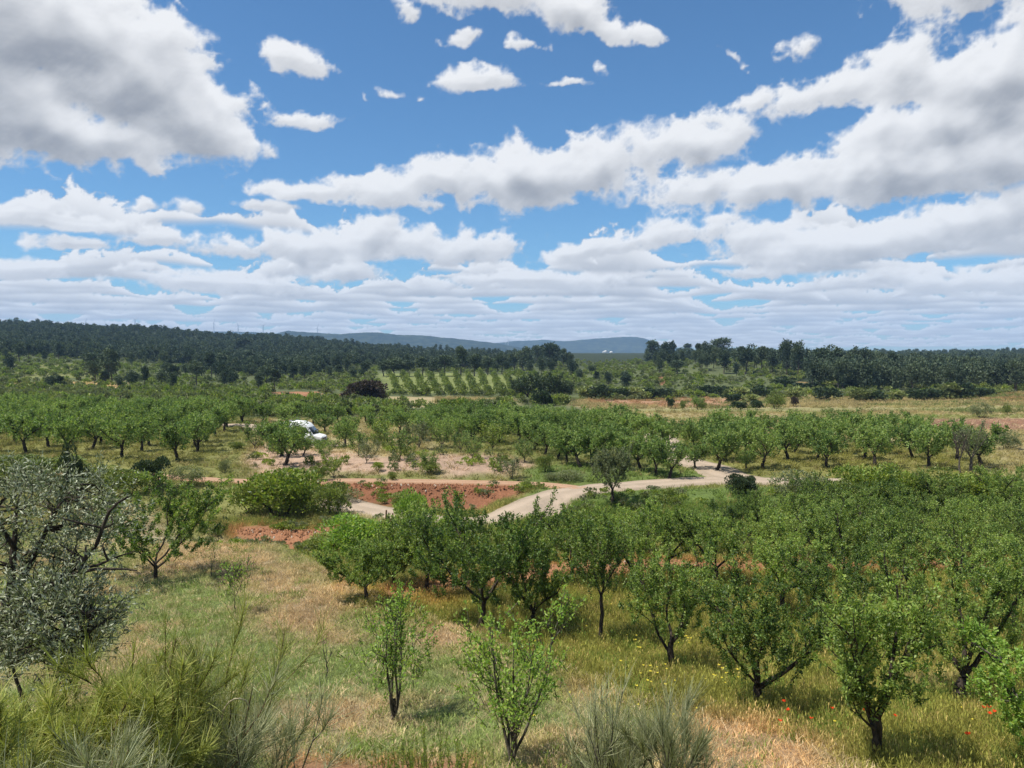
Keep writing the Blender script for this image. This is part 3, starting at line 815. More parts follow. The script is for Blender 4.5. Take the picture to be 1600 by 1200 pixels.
def shrub(rng, w=2., h=1.4, nleaf=2500, leaf=(.09, .05), nb=16, up=.5, base=.5, stems=True, nst=5):
    V, F, T = clumps(rng, (w / 2, w / 2, h * .56), (0, 0, h * .46), nb, nleaf, leaf, up=up, base=base)
    lines = []
    for k in range(nst):
        a = rng.uniform(0, 2 * pi); lines.append((wander((0, 0, -.15), (cos(a) * .6, sin(a) * .6, 1), h * .75, 4, rng, .15), np.linspace(.03, .01, 5) * max(1, h / 2)))
    return tubes(lines, 4), (V, F, T, np.zeros(len(F), int))

def ribbons(paths, width, rng):
    """thin tapering two-sided twigs: paths m x n x 3"""
    P = np.asarray(paths); m, n, _ = P.shape
    T = unit(P[:, -1] - P[:, 0]); s = unit(np.cross(T, unit(rng.normal(size=(m, 3)))))
    wv = np.broadcast_to(width, (m,))[:, None, None] * np.linspace(1, .25, n)[None, :, None]
    A = P + s[:, None] * wv * .5; B = P - s[:, None] * wv * .5
    V = np.stack([A, B], 2).reshape(-1, 3)
    i, j = np.meshgrid(np.arange(m), np.arange(n - 1), indexing='ij'); q = ((i * n + j) * 2).ravel()
    return V, np.stack([q, q + 1, q + 3, q + 2], -1)

def broom(rng, h=2.2, w=1.8, nst=12, nwhip=3000, wl=(.25, .6), wid=.0045, spread=.5, base=.5, low=.35, lean=(0, 0), sprd=.6):
    lines = []; Q = []
    for k in range(nst):
        a = rng.uniform(0, 2 * pi); e = rng.uniform(0, spread)
        d = np.array([cos(a) * e + lean[0], sin(a) * e + lean[1], 1.0]); L = h * rng.uniform(.5, .92)
        q = wander((rng.normal(0, .08) * w, rng.normal(0, .08) * w, -.15), d, L, 7, rng, .09, .03); Q.append(q)
        lines.append((q, np.linspace(.016, .004, len(q)) * rng.uniform(.7, 1.3)))
        for j in range(3):
            i = rng.integers(2, 6); dd = (q[i + 1] - q[i]) / np.linalg.norm(q[i + 1] - q[i]) + rng.normal(size=3) * .4; dd[2] = abs(dd[2])
            q2 = wander(q[i], dd, L * rng.uniform(.25, .45), 7, rng, .09, .05); Q.append(q2); lines.append((q2, np.linspace(.007, .003, len(q2))))
    Q = np.array(Q); m = nwhip
    qi = rng.integers(0, len(Q), m); f = (low + (1 - low) * rng.beta(1.4, 1.0, m)) * 6.999; i = f.astype(int); fr = (f - i)[:, None]
    p = Q[qi, i] * (1 - fr) + Q[qi, i + 1] * fr; ax = unit(Q[qi, i + 1] - Q[qi, i])
    d = unit(ax + rng.normal(size=(m, 3)) * sprd + np.array([0, 0, .35])); L = rng.uniform(wl[0], wl[1], m)[:, None]
    bend = rng.normal(size=(m, 3)) * .10; bend[:, 2] += .05
    paths = np.stack([p + d * L * t + bend * L * t * t * 1.5 for t in (0, .33, .66, 1.0)], 1)
    V, F = ribbons(paths, rng.uniform(.7, 1.3, m) * wid, rng)
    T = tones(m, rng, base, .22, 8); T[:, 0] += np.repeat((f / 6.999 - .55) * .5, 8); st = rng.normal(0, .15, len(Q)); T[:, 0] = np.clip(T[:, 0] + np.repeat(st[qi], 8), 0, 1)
    return tubes(lines, 4), (V, F, T, np.zeros(len(F), int))

# ------------------------------------------------------------------ things from plants
def plant_meshes(pair, bark, leafm, tname='trunk', cname='crown'):
    (TV, TF), (V, F, T, mi) = pair
    a = mesh_object(tname, TV, TF, 4, MB[bark], smooth_shade=True, link=False)
    b = mesh_object(cname, V, F, 4, mats=[ML[leafm], MB[bark]], mat_idx=mi, col=T, link=False)
    ma, mb = a.data, b.data
    bpy.data.objects.remove(a); bpy.data.objects.remove(b)
    return (tname, ma), (cname, mb)

_gnames = {}
def place(name, meshes, loc, rz=0., s=1., label=None, cat=None, group=None):
    e = bpy.data.objects.new(name, None); C.objects.link(e)
    e.location = loc; e.rotation_euler = (0, 0, rz); e.scale = (s, s, s) if np.isscalar(s) else s
    e.empty_display_size = .3
    tag(e, label, cat, group)
    for nm, me in meshes:
        o = bpy.data.objects.new(nm, me); C.objects.link(o); o.parent = e
    return e

def scatter(name, points, protos, scale, rotz, tint=None, label=None, cat=None, kind='stuff', zs=None):
    """one stuff object: geometry nodes put one of the prototype meshes on each point"""
    me = bpy.data.meshes.new(name); P = np.asarray(points, np.float32)
    me.vertices.add(len(P)); me.vertices.foreach_set('co', P.ravel())
    def attr(nm, typ, data, key):
        at = me.attributes.new(nm, typ, 'POINT'); at.data.foreach_set(key, np.asarray(data, np.float32).ravel())
    n = len(P); scale = np.broadcast_to(scale, (n,))
    zs = np.ones(n) if zs is None else zs
    attr('scl', 'FLOAT_VECTOR', np.stack([scale, scale, scale * zs], -1), 'vector'); attr('rot', 'FLOAT_VECTOR', np.stack([0 * rotz, 0 * rotz, rotz], -1), 'vector')
    at = me.attributes.new('pick', 'INT', 'POINT'); at.data.foreach_set('value', RNG.integers(0, len(protos), n).astype(np.int32))
    attr('tint', 'FLOAT_VECTOR', np.ones((n, 3)) if tint is None else tint, 'vector')
    o = bpy.data.objects.new(name, me); C.objects.link(o)
    g = bpy.data.node_groups.new(name + '_scatter', 'GeometryNodeTree')
    g.interface.new_socket('Geometry', in_out='INPUT', socket_type='NodeSocketGeometry'); g.interface.new_socket('Geometry', in_out='OUTPUT', socket_type='NodeSocketGeometry')
    gi = g.nodes.new('NodeGroupInput'); go = g.nodes.new('NodeGroupOutput'); ip = g.nodes.new('GeometryNodeInstanceOnPoints'); jn = g.nodes.new('GeometryNodeJoinGeometry')
    for pm in reversed(protos):
        po = bpy.data.objects.new('seed', pm)
        oi = g.nodes.new('GeometryNodeObjectInfo'); oi.inputs['Object'].default_value = po; oi.inputs['As Instance'].default_value = True
        g.links.new(oi.outputs['Geometry'], jn.inputs[0])
    def named(nm, typ):
        nd = g.nodes.new('GeometryNodeInputNamedAttribute'); nd.data_type = typ; nd.inputs[0].default_value = nm
        return [s for s in nd.outputs if s.enabled and s.name == 'Attribute'][0]
    mp = g.nodes.new('GeometryNodeMeshToPoints')
    g.links.new(gi.outputs[0], mp.inputs[0]); g.links.new(mp.outputs[0], ip.inputs['Points']); g.links.new(jn.outputs[0], ip.inputs['Instance']); ip.inputs['Pick Instance'].default_value = True
    g.links.new(named('pick', 'INT'), ip.inputs['Instance Index'])
    er = g.nodes.new('FunctionNodeEulerToRotation'); g.links.new(named('rot', 'FLOAT_VECTOR'), er.inputs[0]); g.links.new(er.outputs[0], ip.inputs['Rotation'])
    g.links.new(named('scl', 'FLOAT_VECTOR'), ip.inputs['Scale']); g.links.new(ip.outputs[0], go.inputs[0])
    md = o.modifiers.new('scatter', 'NODES'); md.node_group = g
    tag(o, label, cat, kind=kind); return o

# ------------------------------------------------------------------ the sunken orchard in front
def size_from_photo(px, py, top, wpx, ymin=10):
    x, y, z = G(px, py, ymin); d = direction(px, top)
    return (x, y, z), max(.4, d[2] / d[1] * y - z), wpx / FPX * y

def R(s): return np.random.default_rng(s)

GRP_NEAR = 'almond trees in the sunken orchard'
# base px, base row, top row, width px, trunk share, radius, options, label
NEAR = [
    (1370, 1186, 893, 165, .23, .085, dict(limbs=[(1.4, 1.35, 2.0, .075, .55), (-1.2, 1.0, 1.8, .06, 0), (0.3, 1.15, 2.0, .06, 0), (2.9, 1.0, 1.8, .06, .0), (3.3, .45, .9, .035, .3)], nscaf=4), 'almond tree with a forked black trunk standing nearest the bottom edge above the poppies'),
    (1184, 1104, 880, 195, .16, .105, dict(limbs=[(-.15, .62, 2.1, .075, .15), (2.4, 1.15, 1.9, .05, 0), (1.5, 1.3, 2.0, .05, 0), (-1.7, 1.1, 1.8, .045, 0), (3.3, 1.0, 1.5, .04, 0)]), 'spreading almond tree whose thick side limb bends out from a short black trunk'),
    (1048, 1048, 850, 165, .22, .10, dict(limbs=[(2.9, 1.1, 2.2, .05, .4), (.2, .95, 2.0, .055, 0), (1.4, 1.25, 2.0, .05, 0), (-1.5, 1.0, 1.9, .05, 0)]), 'almond tree on a thick leaning dark trunk behind the grey wispy broom'),
    (939, 1001, 790, 112, .34, .065, dict(nscaf=3, nleaf=11000), 'slender almond tree with a straight thin trunk in the golden grass'),
    (1494, 1096, 845, 205, .17, .13, dict(lean=(.35, .1)), 'broad almond tree on a short thick trunk leaning over the bare straw patch'),
    (750, 984, 782, 250, .22, .10, dict(lean=(.15, .1), base=.34, nleaf=27000, leaf=(.105, .052), ns=380, nscaf=5), 'dense dark almond tree with a leaning trunk at the edge of the dry field'),
    (668, 925, 768, 155, .20, .08, dict(base=.36, upright=1.5, nleaf=20000, leaf=(.105, .052), ns=320), 'tall narrow almond tree with upright dark shoots behind the lime green sapling'),
    (828, 985, 826, 115, .18, .085, dict(lean=(.2, 0), base=.36, nleaf=15000, ns=260), 'dark almond tree pressed against its larger neighbour with a slanting trunk'),
    (573, 937, 842, 125, .22, .065, dict(lean=(-.1, 0), base=.5), 'low almond tree at the tip of the dry field beside the red bank'),
    (614, 918, 826, 82, .2, .06, dict(base=.58), 'small bright almond tree squeezed between two darker ones near the red bank'),
    (1333, 1012, 850, 165, .3, .10, dict(lean=(-.4, .1)), 'almond tree with a trunk slanting towards the wide forked tree'),
    (1590, 998, 830, 160, .3, .09, dict(lean=(-.1, .1)), 'almond tree with a curved trunk half hidden by the light green crown'),
    (992, 925, 778, 118, .22, .08, dict(), 'almond tree standing before the red soil strip behind the slender one'),
]
def build_near():
    k = 0
    for (px, py, top, w, ts, r, opt, label) in NEAR:
        k += 1; opt = dict(opt); loc, h, wm = size_from_photo(px, py, top, w)
        opt.setdefault('nleaf', 15000); opt.setdefault('leaf', (.088, .040))
        pair = almond(R(100 + k), h=h, w=wm * 1.04, th=h * ts, tr=r, **opt)
        place('almond_tree', plant_meshes(pair, 'bark', 'almond'), loc, label=label, cat='almond tree', group=GRP_NEAR)
    # the rest of the block, rows receding to the bank below the road
    protos = [plant_meshes(almond(R(140 + i), h=3.7, w=3.7, th=.8, tr=.09, nscaf=3 + i % 3, lean=(.1 * (i - 2), 0), nleaf=[9500, 7000, 11000, 8000, 10000, 6500][i], leaf=(.105, .054), base=[.44, .56, .38, .5, .62, .46][i]), 'bark', 'almond') for i in range(6)]
    rows = [
        (31.0, [1215, 1440, 1655]),
        (34.0, [905, 1130, 1330, 1530]),
        (36.5, [1040, 1240, 1430, 1620]),
        (40.0, [868, 1000, 1110, 1195, 1300, 1400, 1500, 1600]),
        (43.5, [1140, 1245, 1345, 1440, 1545, 1640]),
        (46.5, [1180, 1290, 1385, 1480, 1580]),
    ]
    names = ['first', 'second', 'third', 'fourth', 'fifth', 'sixth', 'seventh', 'eighth']
    where = ['row just behind the forked trees', 'row over the red soil strip', 'crowded middle row', 'row in front of the grassy bank', 'row at the foot of the road bank', 'last row below the bright bushes']
    rg = R(9)
    for ri, (y, cols) in enumerate(rows):
        for ci, px in enumerate(cols):
            x = (px + rg.uniform(-9, 9) - 800) / 1200 * y; yy = y + rg.uniform(-.7, .7)
            z = float(terrain(np.array([x]), np.array([yy]))[0])
            place('almond_tree', protos[(ri * 2 + ci) % 6], (x, yy, z), rg.uniform(0, 6.28), rg.uniform(.86, 1.02) * (1.0 if y < 39 else .9 if px > 1180 else .66),
                  label=f'{names[ci]} almond tree from the road side, {where[ri]}', cat='almond tree', group=GRP_NEAR)
    # pale young trees, saplings and the neighbour leaning in from the frame edge
    def lime(px, py, top, w, label, seed, n=2200, **kw):
        loc, h, wm = size_from_photo(px, py, top, w); kw.setdefault('leaf', (.085, .045))
        pair = almond(R(seed), h=h, w=wm * 1.3, nleaf=n, base=.6, **kw)
        place('young_almond_tree', plant_meshes(pair, 'grey', 'lime'), loc, label=label, cat='young tree')
    L3 = [(a, 1.25, 2.4, .035, .9) for a in (0.2, 1.7, 3.1, 4.4, 5.3)]
    lime(616, 1124, 906, 118, 'lime green young tree with thin stems rising straight from the dry grass', 201, n=3000, th=.5, tr=.05, limbs=L3)
    lime(800, 1196, 925, 150, 'lime green young tree with bare lower stems beside the grey broom', 202, n=4200, th=.7, tr=.045, limbs=L3)
    lime(367, 958, 868, 40, 'tiny leafy sapling alone in the dry field', 203, n=420, th=.6, tr=.02, nscaf=3, leaf=(.09, .05))
    lime(1650, 1225, 985, 215, 'light green almond crown reaching in from the frame edge over the poppies', 204, n=14000, th=.6, tr=.09, nscaf=5)
    loc, h, wm = size_from_photo(243, 908, 742, 225)
    pair = almond(R(210), h=h, w=wm, th=.75, tr=.075, limbs=[(.1, .65, 2.6, .05, .3), (.6, .9, 2.4, .045, 0), (2.2, 1.2, 2.3, .045, 0), (3.2, 1.1, 2.2, .04, 0), (4.6, 1.0, 2.0, .04, .2)], nleaf=21000, leaf=(.11, .055), base=.5)
    place('almond_tree', plant_meshes(pair, 'bark', 'almond'), loc, label='open almond tree reaching towards the dry field beside the silver olive', cat='almond tree')
    loc, h, wm = size_from_photo(957, 790, 688, 72)
    pair = almond(R(211), h=h, w=wm, th=h * .25, tr=.09, nscaf=3, nleaf=8000, leaf=(.12, .06), base=.3)
    place('almond_tree', plant_meshes(pair, 'bark', 'grey'), loc, label='lone grey green tree on the near verge of the bend in the dirt road', cat='tree')
    for (px, py, top, w, n, sd, label) in [(511, 1058, 982, 34, 26, 221, 'bare dead sapling with a few leaves in the middle of the dry field'), (480, 1120, 1072, 38, 20, 222, 'dry forked twig sapling low in the dry field'),
                                           (330, 905, 842, 26, 120, 223, 'thin leafy shoot beside the pale dry grass crest')]:
        loc, h, wm = size_from_photo(px, py, top, w)
        pair = almond(R(sd), h=h, w=wm, th=h * .3, tr=.018, nscaf=3, nleaf=n, leaf=(.07, .04), twig=False)
        place('sapling', plant_meshes(pair, 'grey', 'lime'), loc, label=label, cat='sapling')
build_near()

# ------------------------------------------------------------------ olive and brooms around the viewpoint
def near_z(x, y): return float(terrain(np.array([x]), np.array([y]))[0])

def build_olive(loc, limbs, center, rad, nleaf, seed, label, nshoot=260, base=.5, cut=None):
    rg = R(seed); lines = []; src = []
    o = np.array(loc)
    for pts, r0, r1 in limbs:
        P = spline(np.array(pts, float) - o, .18); P += np.cumsum(rg.normal(0, .006, P.shape), 0)
        lines.append((P, np.linspace(r0, r1, len(P)))); src.append(P)
    shoots = []; c = np.array(center) - o; rad = np.array(rad)
    for k in range(nshoot):
        q = rg.normal(size=3); q = q / np.linalg.norm(q) * rg.uniform(.45, 1.0)**.6; p = c + q * rad * .86
        d = q * .4 + rg.normal(size=3) * .5; d[2] += .5
        S = wander(p, d, rg.uniform(.3, .6), 5, rg, .18, .05); shoots.append(S)
    allsrc = np.vstack([s[len(s) // 4:] for s in src])
    for S in shoots[::4]:                                  # side branches tie the sprays to the limbs
        j = np.argmin(((allsrc - S[0])**2).sum(1)); a = allsrc[j]; mid = (a + S[0]) / 2 + rg.normal(0, .08, 3)
        lines.append((spline(np.array([a, mid, S[0]]), .2), np.linspace(.014, .006, len(spline(np.array([a, mid, S[0]]), .2)))))
    S = np.array(shoots); m = nleaf; si = rg.integers(0, len(S), m); f = rg.uniform(0, 4.99, m); i = f.astype(int); fr = (f - i)[:, None]
    p = S[si, i] * (1 - fr) + S[si, i + 1] * fr + rg.normal(0, .02, (m, 3)); ax = unit(S[si, i + 1] - S[si, i])
    V, F = leaves(p, ax * .7 + unit(rg.normal(size=(m, 3))) * .75, .066, .018, rg); T = tones(m, rg, base, .3)
    SV, SF = tubes([(q, np.linspace(.005, .002, len(q))) for q in shoots], 3); mi = np.concatenate([np.zeros(len(F), int), np.ones(len(SF), int)])
    pair = (tubes(lines, 7), (np.vstack([V, SV]), np.vstack([F, SF + len(V)]), np.vstack([T, np.full((len(SV), 3), .5)]), mi))
    place('olive_tree', plant_meshes(pair, 'bark', 'olive'), loc, label=label, cat='olive tree')

def at(px, py, y):
    d = direction(px, py); return (d[0] / d[1] * y, y, d[2] / d[1] * y)

z0 = near_z(-6.4, 9.4)
build_olive((-6.4, 9.4, z0), [
    ([(-6.4, 9.4, z0 - .2), at(-25, 1100, 9.4), at(5, 1000, 9.3), at(20, 930, 9.3), at(25, 860, 9.3), at(30, 790, 9.4)], .15, .02),
    ([at(5, 1000, 9.3), at(60, 925, 9.2), at(110, 890, 9.1), at(150, 850, 9.1), at(172, 800, 9.1), at(200, 775, 9.1)], .055, .012),
    ([at(70, 925, 9.2), at(120, 896, 9.0), at(180, 890, 8.9), at(215, 893, 8.8)], .035, .007),
    ([at(110, 890, 9.1), at(150, 885, 9.2), at(185, 870, 9.3), at(212, 862, 9.3)], .022, .006),
    ([at(20, 930, 9.3), at(60, 860, 9.6), at(90, 800, 9.7), at(120, 760, 9.8)], .05, .010),
    ([at(5, 1000, 9.3), at(-60, 900, 9.5), at(-110, 800, 9.7)], .07, .012),
    ([at(25, 860, 9.3), at(-10, 800, 9.1), at(-40, 750, 9.0)], .03, .008)],
    at(38, 822, 9.6), (1.48, 1.2, .72), 13000, 301, 'silver leaved olive tree with dark bent limbs reaching in at the frame edge', nshoot=330)
z1 = near_z(-5.4, 8.9)
build_olive((-5.4, 8.9, z1), [
    ([(-5.4, 8.9, z1 - .2), at(60, 1150, 8.9), at(90, 1050, 8.9), at(100, 960, 8.9)], .05, .01),
    ([at(60, 1150, 8.9), at(130, 1040, 8.8), at(150, 960, 8.8)], .03, .008), ([at(60, 1150, 8.9), at(20, 1040, 9.0), at(10, 960, 9.0)], .03, .008)],
    at(88, 985, 8.8), (.72, .6, .60), 11000, 302, 'low silver green olive shrub growing under the bent olive limbs', nshoot=300, base=.42)

def put_broom(px, top, y, w, label, mat, bark, seed, **kw):
    x = at(px, 600, y)[0]; z = near_z(x, y); h = ratio(top) * y - z
    pair = broom(R(seed), h=h, w=w, **kw)
    place('broom_bush', plant_meshes(pair, bark, mat, 'stems', 'twigs'), (x, y, z), label=label, cat='bush')
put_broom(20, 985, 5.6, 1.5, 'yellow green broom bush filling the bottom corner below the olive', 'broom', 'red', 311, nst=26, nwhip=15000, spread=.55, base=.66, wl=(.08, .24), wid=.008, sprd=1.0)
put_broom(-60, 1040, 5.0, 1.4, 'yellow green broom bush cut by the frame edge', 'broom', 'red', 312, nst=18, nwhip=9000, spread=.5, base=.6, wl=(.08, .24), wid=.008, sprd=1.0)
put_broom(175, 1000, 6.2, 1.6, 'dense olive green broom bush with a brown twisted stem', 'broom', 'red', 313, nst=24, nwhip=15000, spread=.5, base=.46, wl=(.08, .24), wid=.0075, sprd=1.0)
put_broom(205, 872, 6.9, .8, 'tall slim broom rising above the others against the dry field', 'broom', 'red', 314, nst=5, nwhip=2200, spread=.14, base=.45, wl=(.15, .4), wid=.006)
put_broom(90, 1085, 5.0, 1.5, 'low dark green broom bush at the bottom edge', 'broomgrey', 'red', 315, nst=22, nwhip=7000, spread=.6, base=.3, wl=(.10, .28), wid=.007, sprd=.8)  # darker twig tone than its neighbours
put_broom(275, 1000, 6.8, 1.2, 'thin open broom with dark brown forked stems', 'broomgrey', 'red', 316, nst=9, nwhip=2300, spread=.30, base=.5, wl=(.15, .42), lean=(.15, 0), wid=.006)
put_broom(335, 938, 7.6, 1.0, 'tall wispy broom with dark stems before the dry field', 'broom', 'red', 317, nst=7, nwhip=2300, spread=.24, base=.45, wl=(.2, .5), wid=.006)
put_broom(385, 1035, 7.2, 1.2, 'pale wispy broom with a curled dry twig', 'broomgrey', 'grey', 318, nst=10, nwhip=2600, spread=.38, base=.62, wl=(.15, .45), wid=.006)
put_broom(955, 1015, 9.2, 1.6, 'grey wispy broom clump with upright bare stems at the bottom edge', 'broomgrey', 'grey', 321, nst=22, nwhip=2600, spread=.24, base=.5, wl=(.15, .45), low=.3, wid=.007, sprd=.35)
put_broom(1040, 1035, 8.8, .6, 'feathery grey broom plume beside the upright stems', 'broomgrey', 'grey', 322, nst=6, nwhip=2000, spread=.10, base=.6, wl=(.2, .45), low=.45, wid=.007, sprd=.35)
put_broom(1100, 1125, 8.6, .5, 'short grey broom tuft at the bottom edge by the bare soil', 'broomgrey', 'grey', 323, nst=5, nwhip=700, spread=.2, base=.5, wl=(.2, .4))
put_broom(130, 900, 8.0, 1.6, 'dark green broom standing behind the yellow green ones', 'broomgrey', 'red', 324, nst=10, nwhip=2500, spread=.3, base=.3) if False else None

def herb(rng, h, n=26, w=.9, leaf=(.05, .016), nl=2600):
    lines = []; Q = []
    for k in range(n):
        q = wander((rng.normal(0, .3) * w, rng.normal(0, .3) * w, -.1), (rng.normal(0, .15), rng.normal(0, .15), 1), h * rng.uniform(.6, 1), 6, rng, .05, .05); Q.append(q); lines.append((q, np.linspace(.006, .002, len(q))))
    Q = np.array(Q); qi = rng.integers(0, n, nl); f = rng.uniform(1.5, 5.99, nl); i = f.astype(int); fr = (f - i)[:, None]; p = Q[qi, i] * (1 - fr) + Q[qi, i + 1] * fr
    d = unit(rng.normal(size=(nl, 3))) * .8 + np.array([0, 0, .9]); V, F = leaves(p, d, leaf[0], leaf[1], rng)
    return tubes(lines, 3), (V, F, tones(nl, rng, .5, .25), np.zeros(len(F), int))
for i, (px, top, y, w, lab) in enumerate([(612, 1150, 12.5, 1.1, 'leafy green herb clump at the bottom edge below the lime sapling'), (665, 1120, 13.0, 1.2, 'tallest leafy green herb clump at the bottom edge between two young trees'), (722, 1142, 12.6, 1.2, 'leafy green herb clump at the foot of the bare stemmed young tree')]):
    x = at(px, 600, y)[0]; z = near_z(x, y)
    place('leafy_shrub', plant_meshes(herb(R(330 + i), ratio(top) * y - z, n=34, w=w), 'grey', 'bright', 'stems', 'leaves'), (x, y, z), label=lab, cat='shrub')

# curled dry twig
def dry_twig():
    rg = R(340); o = at(352, 1195, 7.0)
    pts = [at(352, 1200, 7.0), at(357, 1160, 7.0), at(347, 1130, 6.95), at(352, 1105, 6.9), at(366, 1092, 6.9), at(383, 1094, 6.95), at(390, 1108, 7.0)]
    pts2 = [at(354, 1175, 7.0), at(372, 1150, 7.0), at(380, 1132, 7.05), at(374, 1128, 7.1)]
    zg = near_z(o[0], 7.0)
    pts = [(o[0] - .02, 7.0, zg - .05)] + pts
    V, F = tubes([(spline(np.array(pts) - np.array(o), .05), np.linspace(.010, .006, len(spline(np.array(pts), .05)))), (spline(np.array(pts2) - np.array(o), .05), np.linspace(.007, .004, len(spline(np.array(pts2), .05))))], 6)
    ob = mesh_object('dry_branch', V, F, 4, ML['dry'], smooth_shade=True, col=np.full((len(V), 3), .7)); ob.location = o
    tag(ob, 'pale curled dry branch sticking up among the wispy brooms', 'branch')
dry_twig()

# ------------------------------------------------------------------ orchards beyond the road
ORD = ['first', 'second', 'third', 'fourth', 'fifth', 'sixth', 'seventh', 'eighth', 'ninth', 'tenth', 'eleventh', 'twelfth', 'thirteenth', 'fourteenth']
MID = [plant_meshes(almond(R(400 + i), h=3.8, w=3.9 if i % 2 else 3.4, th=.95, tr=.14, nscaf=3 + i % 2, lean=((i - 3.5) * .12, .05), nleaf=3000, leaf=(.21, .12), sides=5, twig=False, base=.5 + .04 * (i % 3 - 1)), 'bark', 'almond_far') for i in range(8)]
LOOSE = [plant_meshes(almond(R(420 + i), h=3.2, w=2.6, th=.35, tr=.06, nscaf=4, nleaf=1500, leaf=(.17, .085), sides=4, twig=True, base=.5, upright=1.3), 'grey', ['almond_far', 'grey', 'almond_far', 'bright'][i]) for i in range(4)]

def nth(n):
    one = ['', 'first', 'second', 'third', 'fourth', 'fifth', 'sixth', 'seventh', 'eighth', 'ninth', 'tenth', 'eleventh', 'twelfth', 'thirteenth', 'fourteenth', 'fifteenth', 'sixteenth', 'seventeenth', 'eighteenth', 'nineteenth']
    if n < 20: return one[n]
    t = {2: 'twent', 3: 'thirt', 4: 'fort', 5: 'fift'}[n // 10]
    return t + ('ieth' if n % 10 == 0 else 'y ' + one[n % 10])

def zat(x, y): return float(terrain(np.array([x]), np.array([y]))[0])

def left_orchard():
    rg = R(51); o = np.array([-28.8, 66.5]); d1 = np.array([-1.25, 5.3]); d2 = np.array([-5.6, 1.5])
    for a in range(9):
        for b in range(9):
            p = o + d1 * a + d2 * b + rg.normal(0, .35, 2)
            if a == 0 and b > 7: continue
            x, y = p
            if x / y * 1200 + 800 < -90: continue
            if a == 0: lab = f'{ORD[b]} almond tree from the track in the front row of the left hand orchard'
            elif b == 0: lab = f'almond tree edging the grassy track, {ORD[a]} behind the corner tree of its orchard'
            else: lab = f'almond tree in the {nth(a + 1)} row of the orchard beyond the olive, {nth(b + 1)} from the track'
            place('almond_tree', MID[(a * 3 + b * 5 + (a * b) % 3) % 8], (x, y, zat(x, y)), rg.uniform(0, 6.28), rg.uniform(.88, 1.08), label=lab.replace('left hand orchard', 'orchard beyond the olive'), cat='almond tree', group='almond trees in the orchard beyond the silver olive')
left_orchard()

def inside(x, y, poly): return poly_sd(np.array([x]), np.array([y]), poly)[0] > 0

def centre_orchard():
    rg = R(52); k = 0
    front = [(1046, 748), (1025, 742), (1002, 735), (981, 728), (925, 731), (906, 729), (886, 725), (871, 718), (851, 711), (835, 705), (948, 722), (963, 716)]
    used = []
    for i, (px, py) in enumerate(front):
        x, y, z = G(px, py, 52); used.append((x, y))
        place('almond_tree', MID[(i * 3 + 1) % 8], (x, y, z), rg.uniform(0, 6.28), rg.uniform(.80, .92) * (.92 if i < 4 else 1.0), label=f'{ORD[i]} dark trunked almond tree along the orchard edge before the road bend', cat='almond tree', group='almond trees beyond the bend of the road')
    P = np.array([G(a, b, 52)[:2] for a, b in [(838, 706), (880, 712), (985, 718), (1040, 728), (1062, 708), (1040, 694), (985, 681), (900, 668), (800, 664), (640, 664), (655, 680), (740, 692)]])
    ux, uy = np.array([-.30, .954]), np.array([.954, .30])
    for a in range(-30, 30):
        for b in range(-30, 30):
            p = np.array([8.0, 75.0]) + ux * a * 4.5 + uy * b * 4.4 + rg.normal(0, .35, 2)
            if not inside(p[0], p[1], P): continue
            if min([(p[0] - u[0])**2 + (p[1] - u[1])**2 for u in used] or [9]) < 9: continue
            used.append(tuple(p)); k += 1
            place('almond_tree', MID[(a * 3 + b * 5) % 8], (p[0], p[1], zat(*p)), rg.uniform(0, 6.28), rg.uniform(.80, 1.0), label='leafy almond tree deep inside the orchard beyond the road bend', cat='almond tree', group='almond trees beyond the bend of the road')
    print('centre', k)
centre_orchard()

def right_orchard():
    rg = R(53); k = 0
    for a in range(5):
        y = 62.0 + a * 4.9; n = 0
        xs = np.arange(16.5 + a * .4, 39.0 + a * 1.2, 4.3) + (a % 2) * 1.6
        for x in xs:
            xx = x + rg.normal(0, .35); yy = y + rg.normal(0, .4) + (x - 20) * .03
            if a < 5 and xx / yy * 1200 + 800 < 1088 + 0 * a: continue
            lab = f'{ORD[n]} almond tree from the road in the front row by the tilled fields' if a == 0 else f'almond tree in the {nth(a + 1)} row by the tilled fields, {nth(n + 1)} from the road'
            place('almond_tree', MID[(a * 3 + n * 5) % 8], (xx, yy, zat(xx, yy)), rg.uniform(0, 6.28), rg.uniform(.84, .98), label=lab, cat='almond tree', group='almond trees in the orchard beside the tilled fields'); n += 1; k += 1
    for (px, py, top, lab) in [(1086, 733, 690, 'small round almond tree on the far verge of the road fork'), (1166, 735, 700, 'thin young almond tree on the verge beyond the road fork')]:
        (loc, h, w) = size_from_photo(px, py, top, 30, 52); place('almond_tree', MID[3], loc, 1., h / 3.8, label=lab, cat='almond tree')
    print('right', k)
right_orchard()

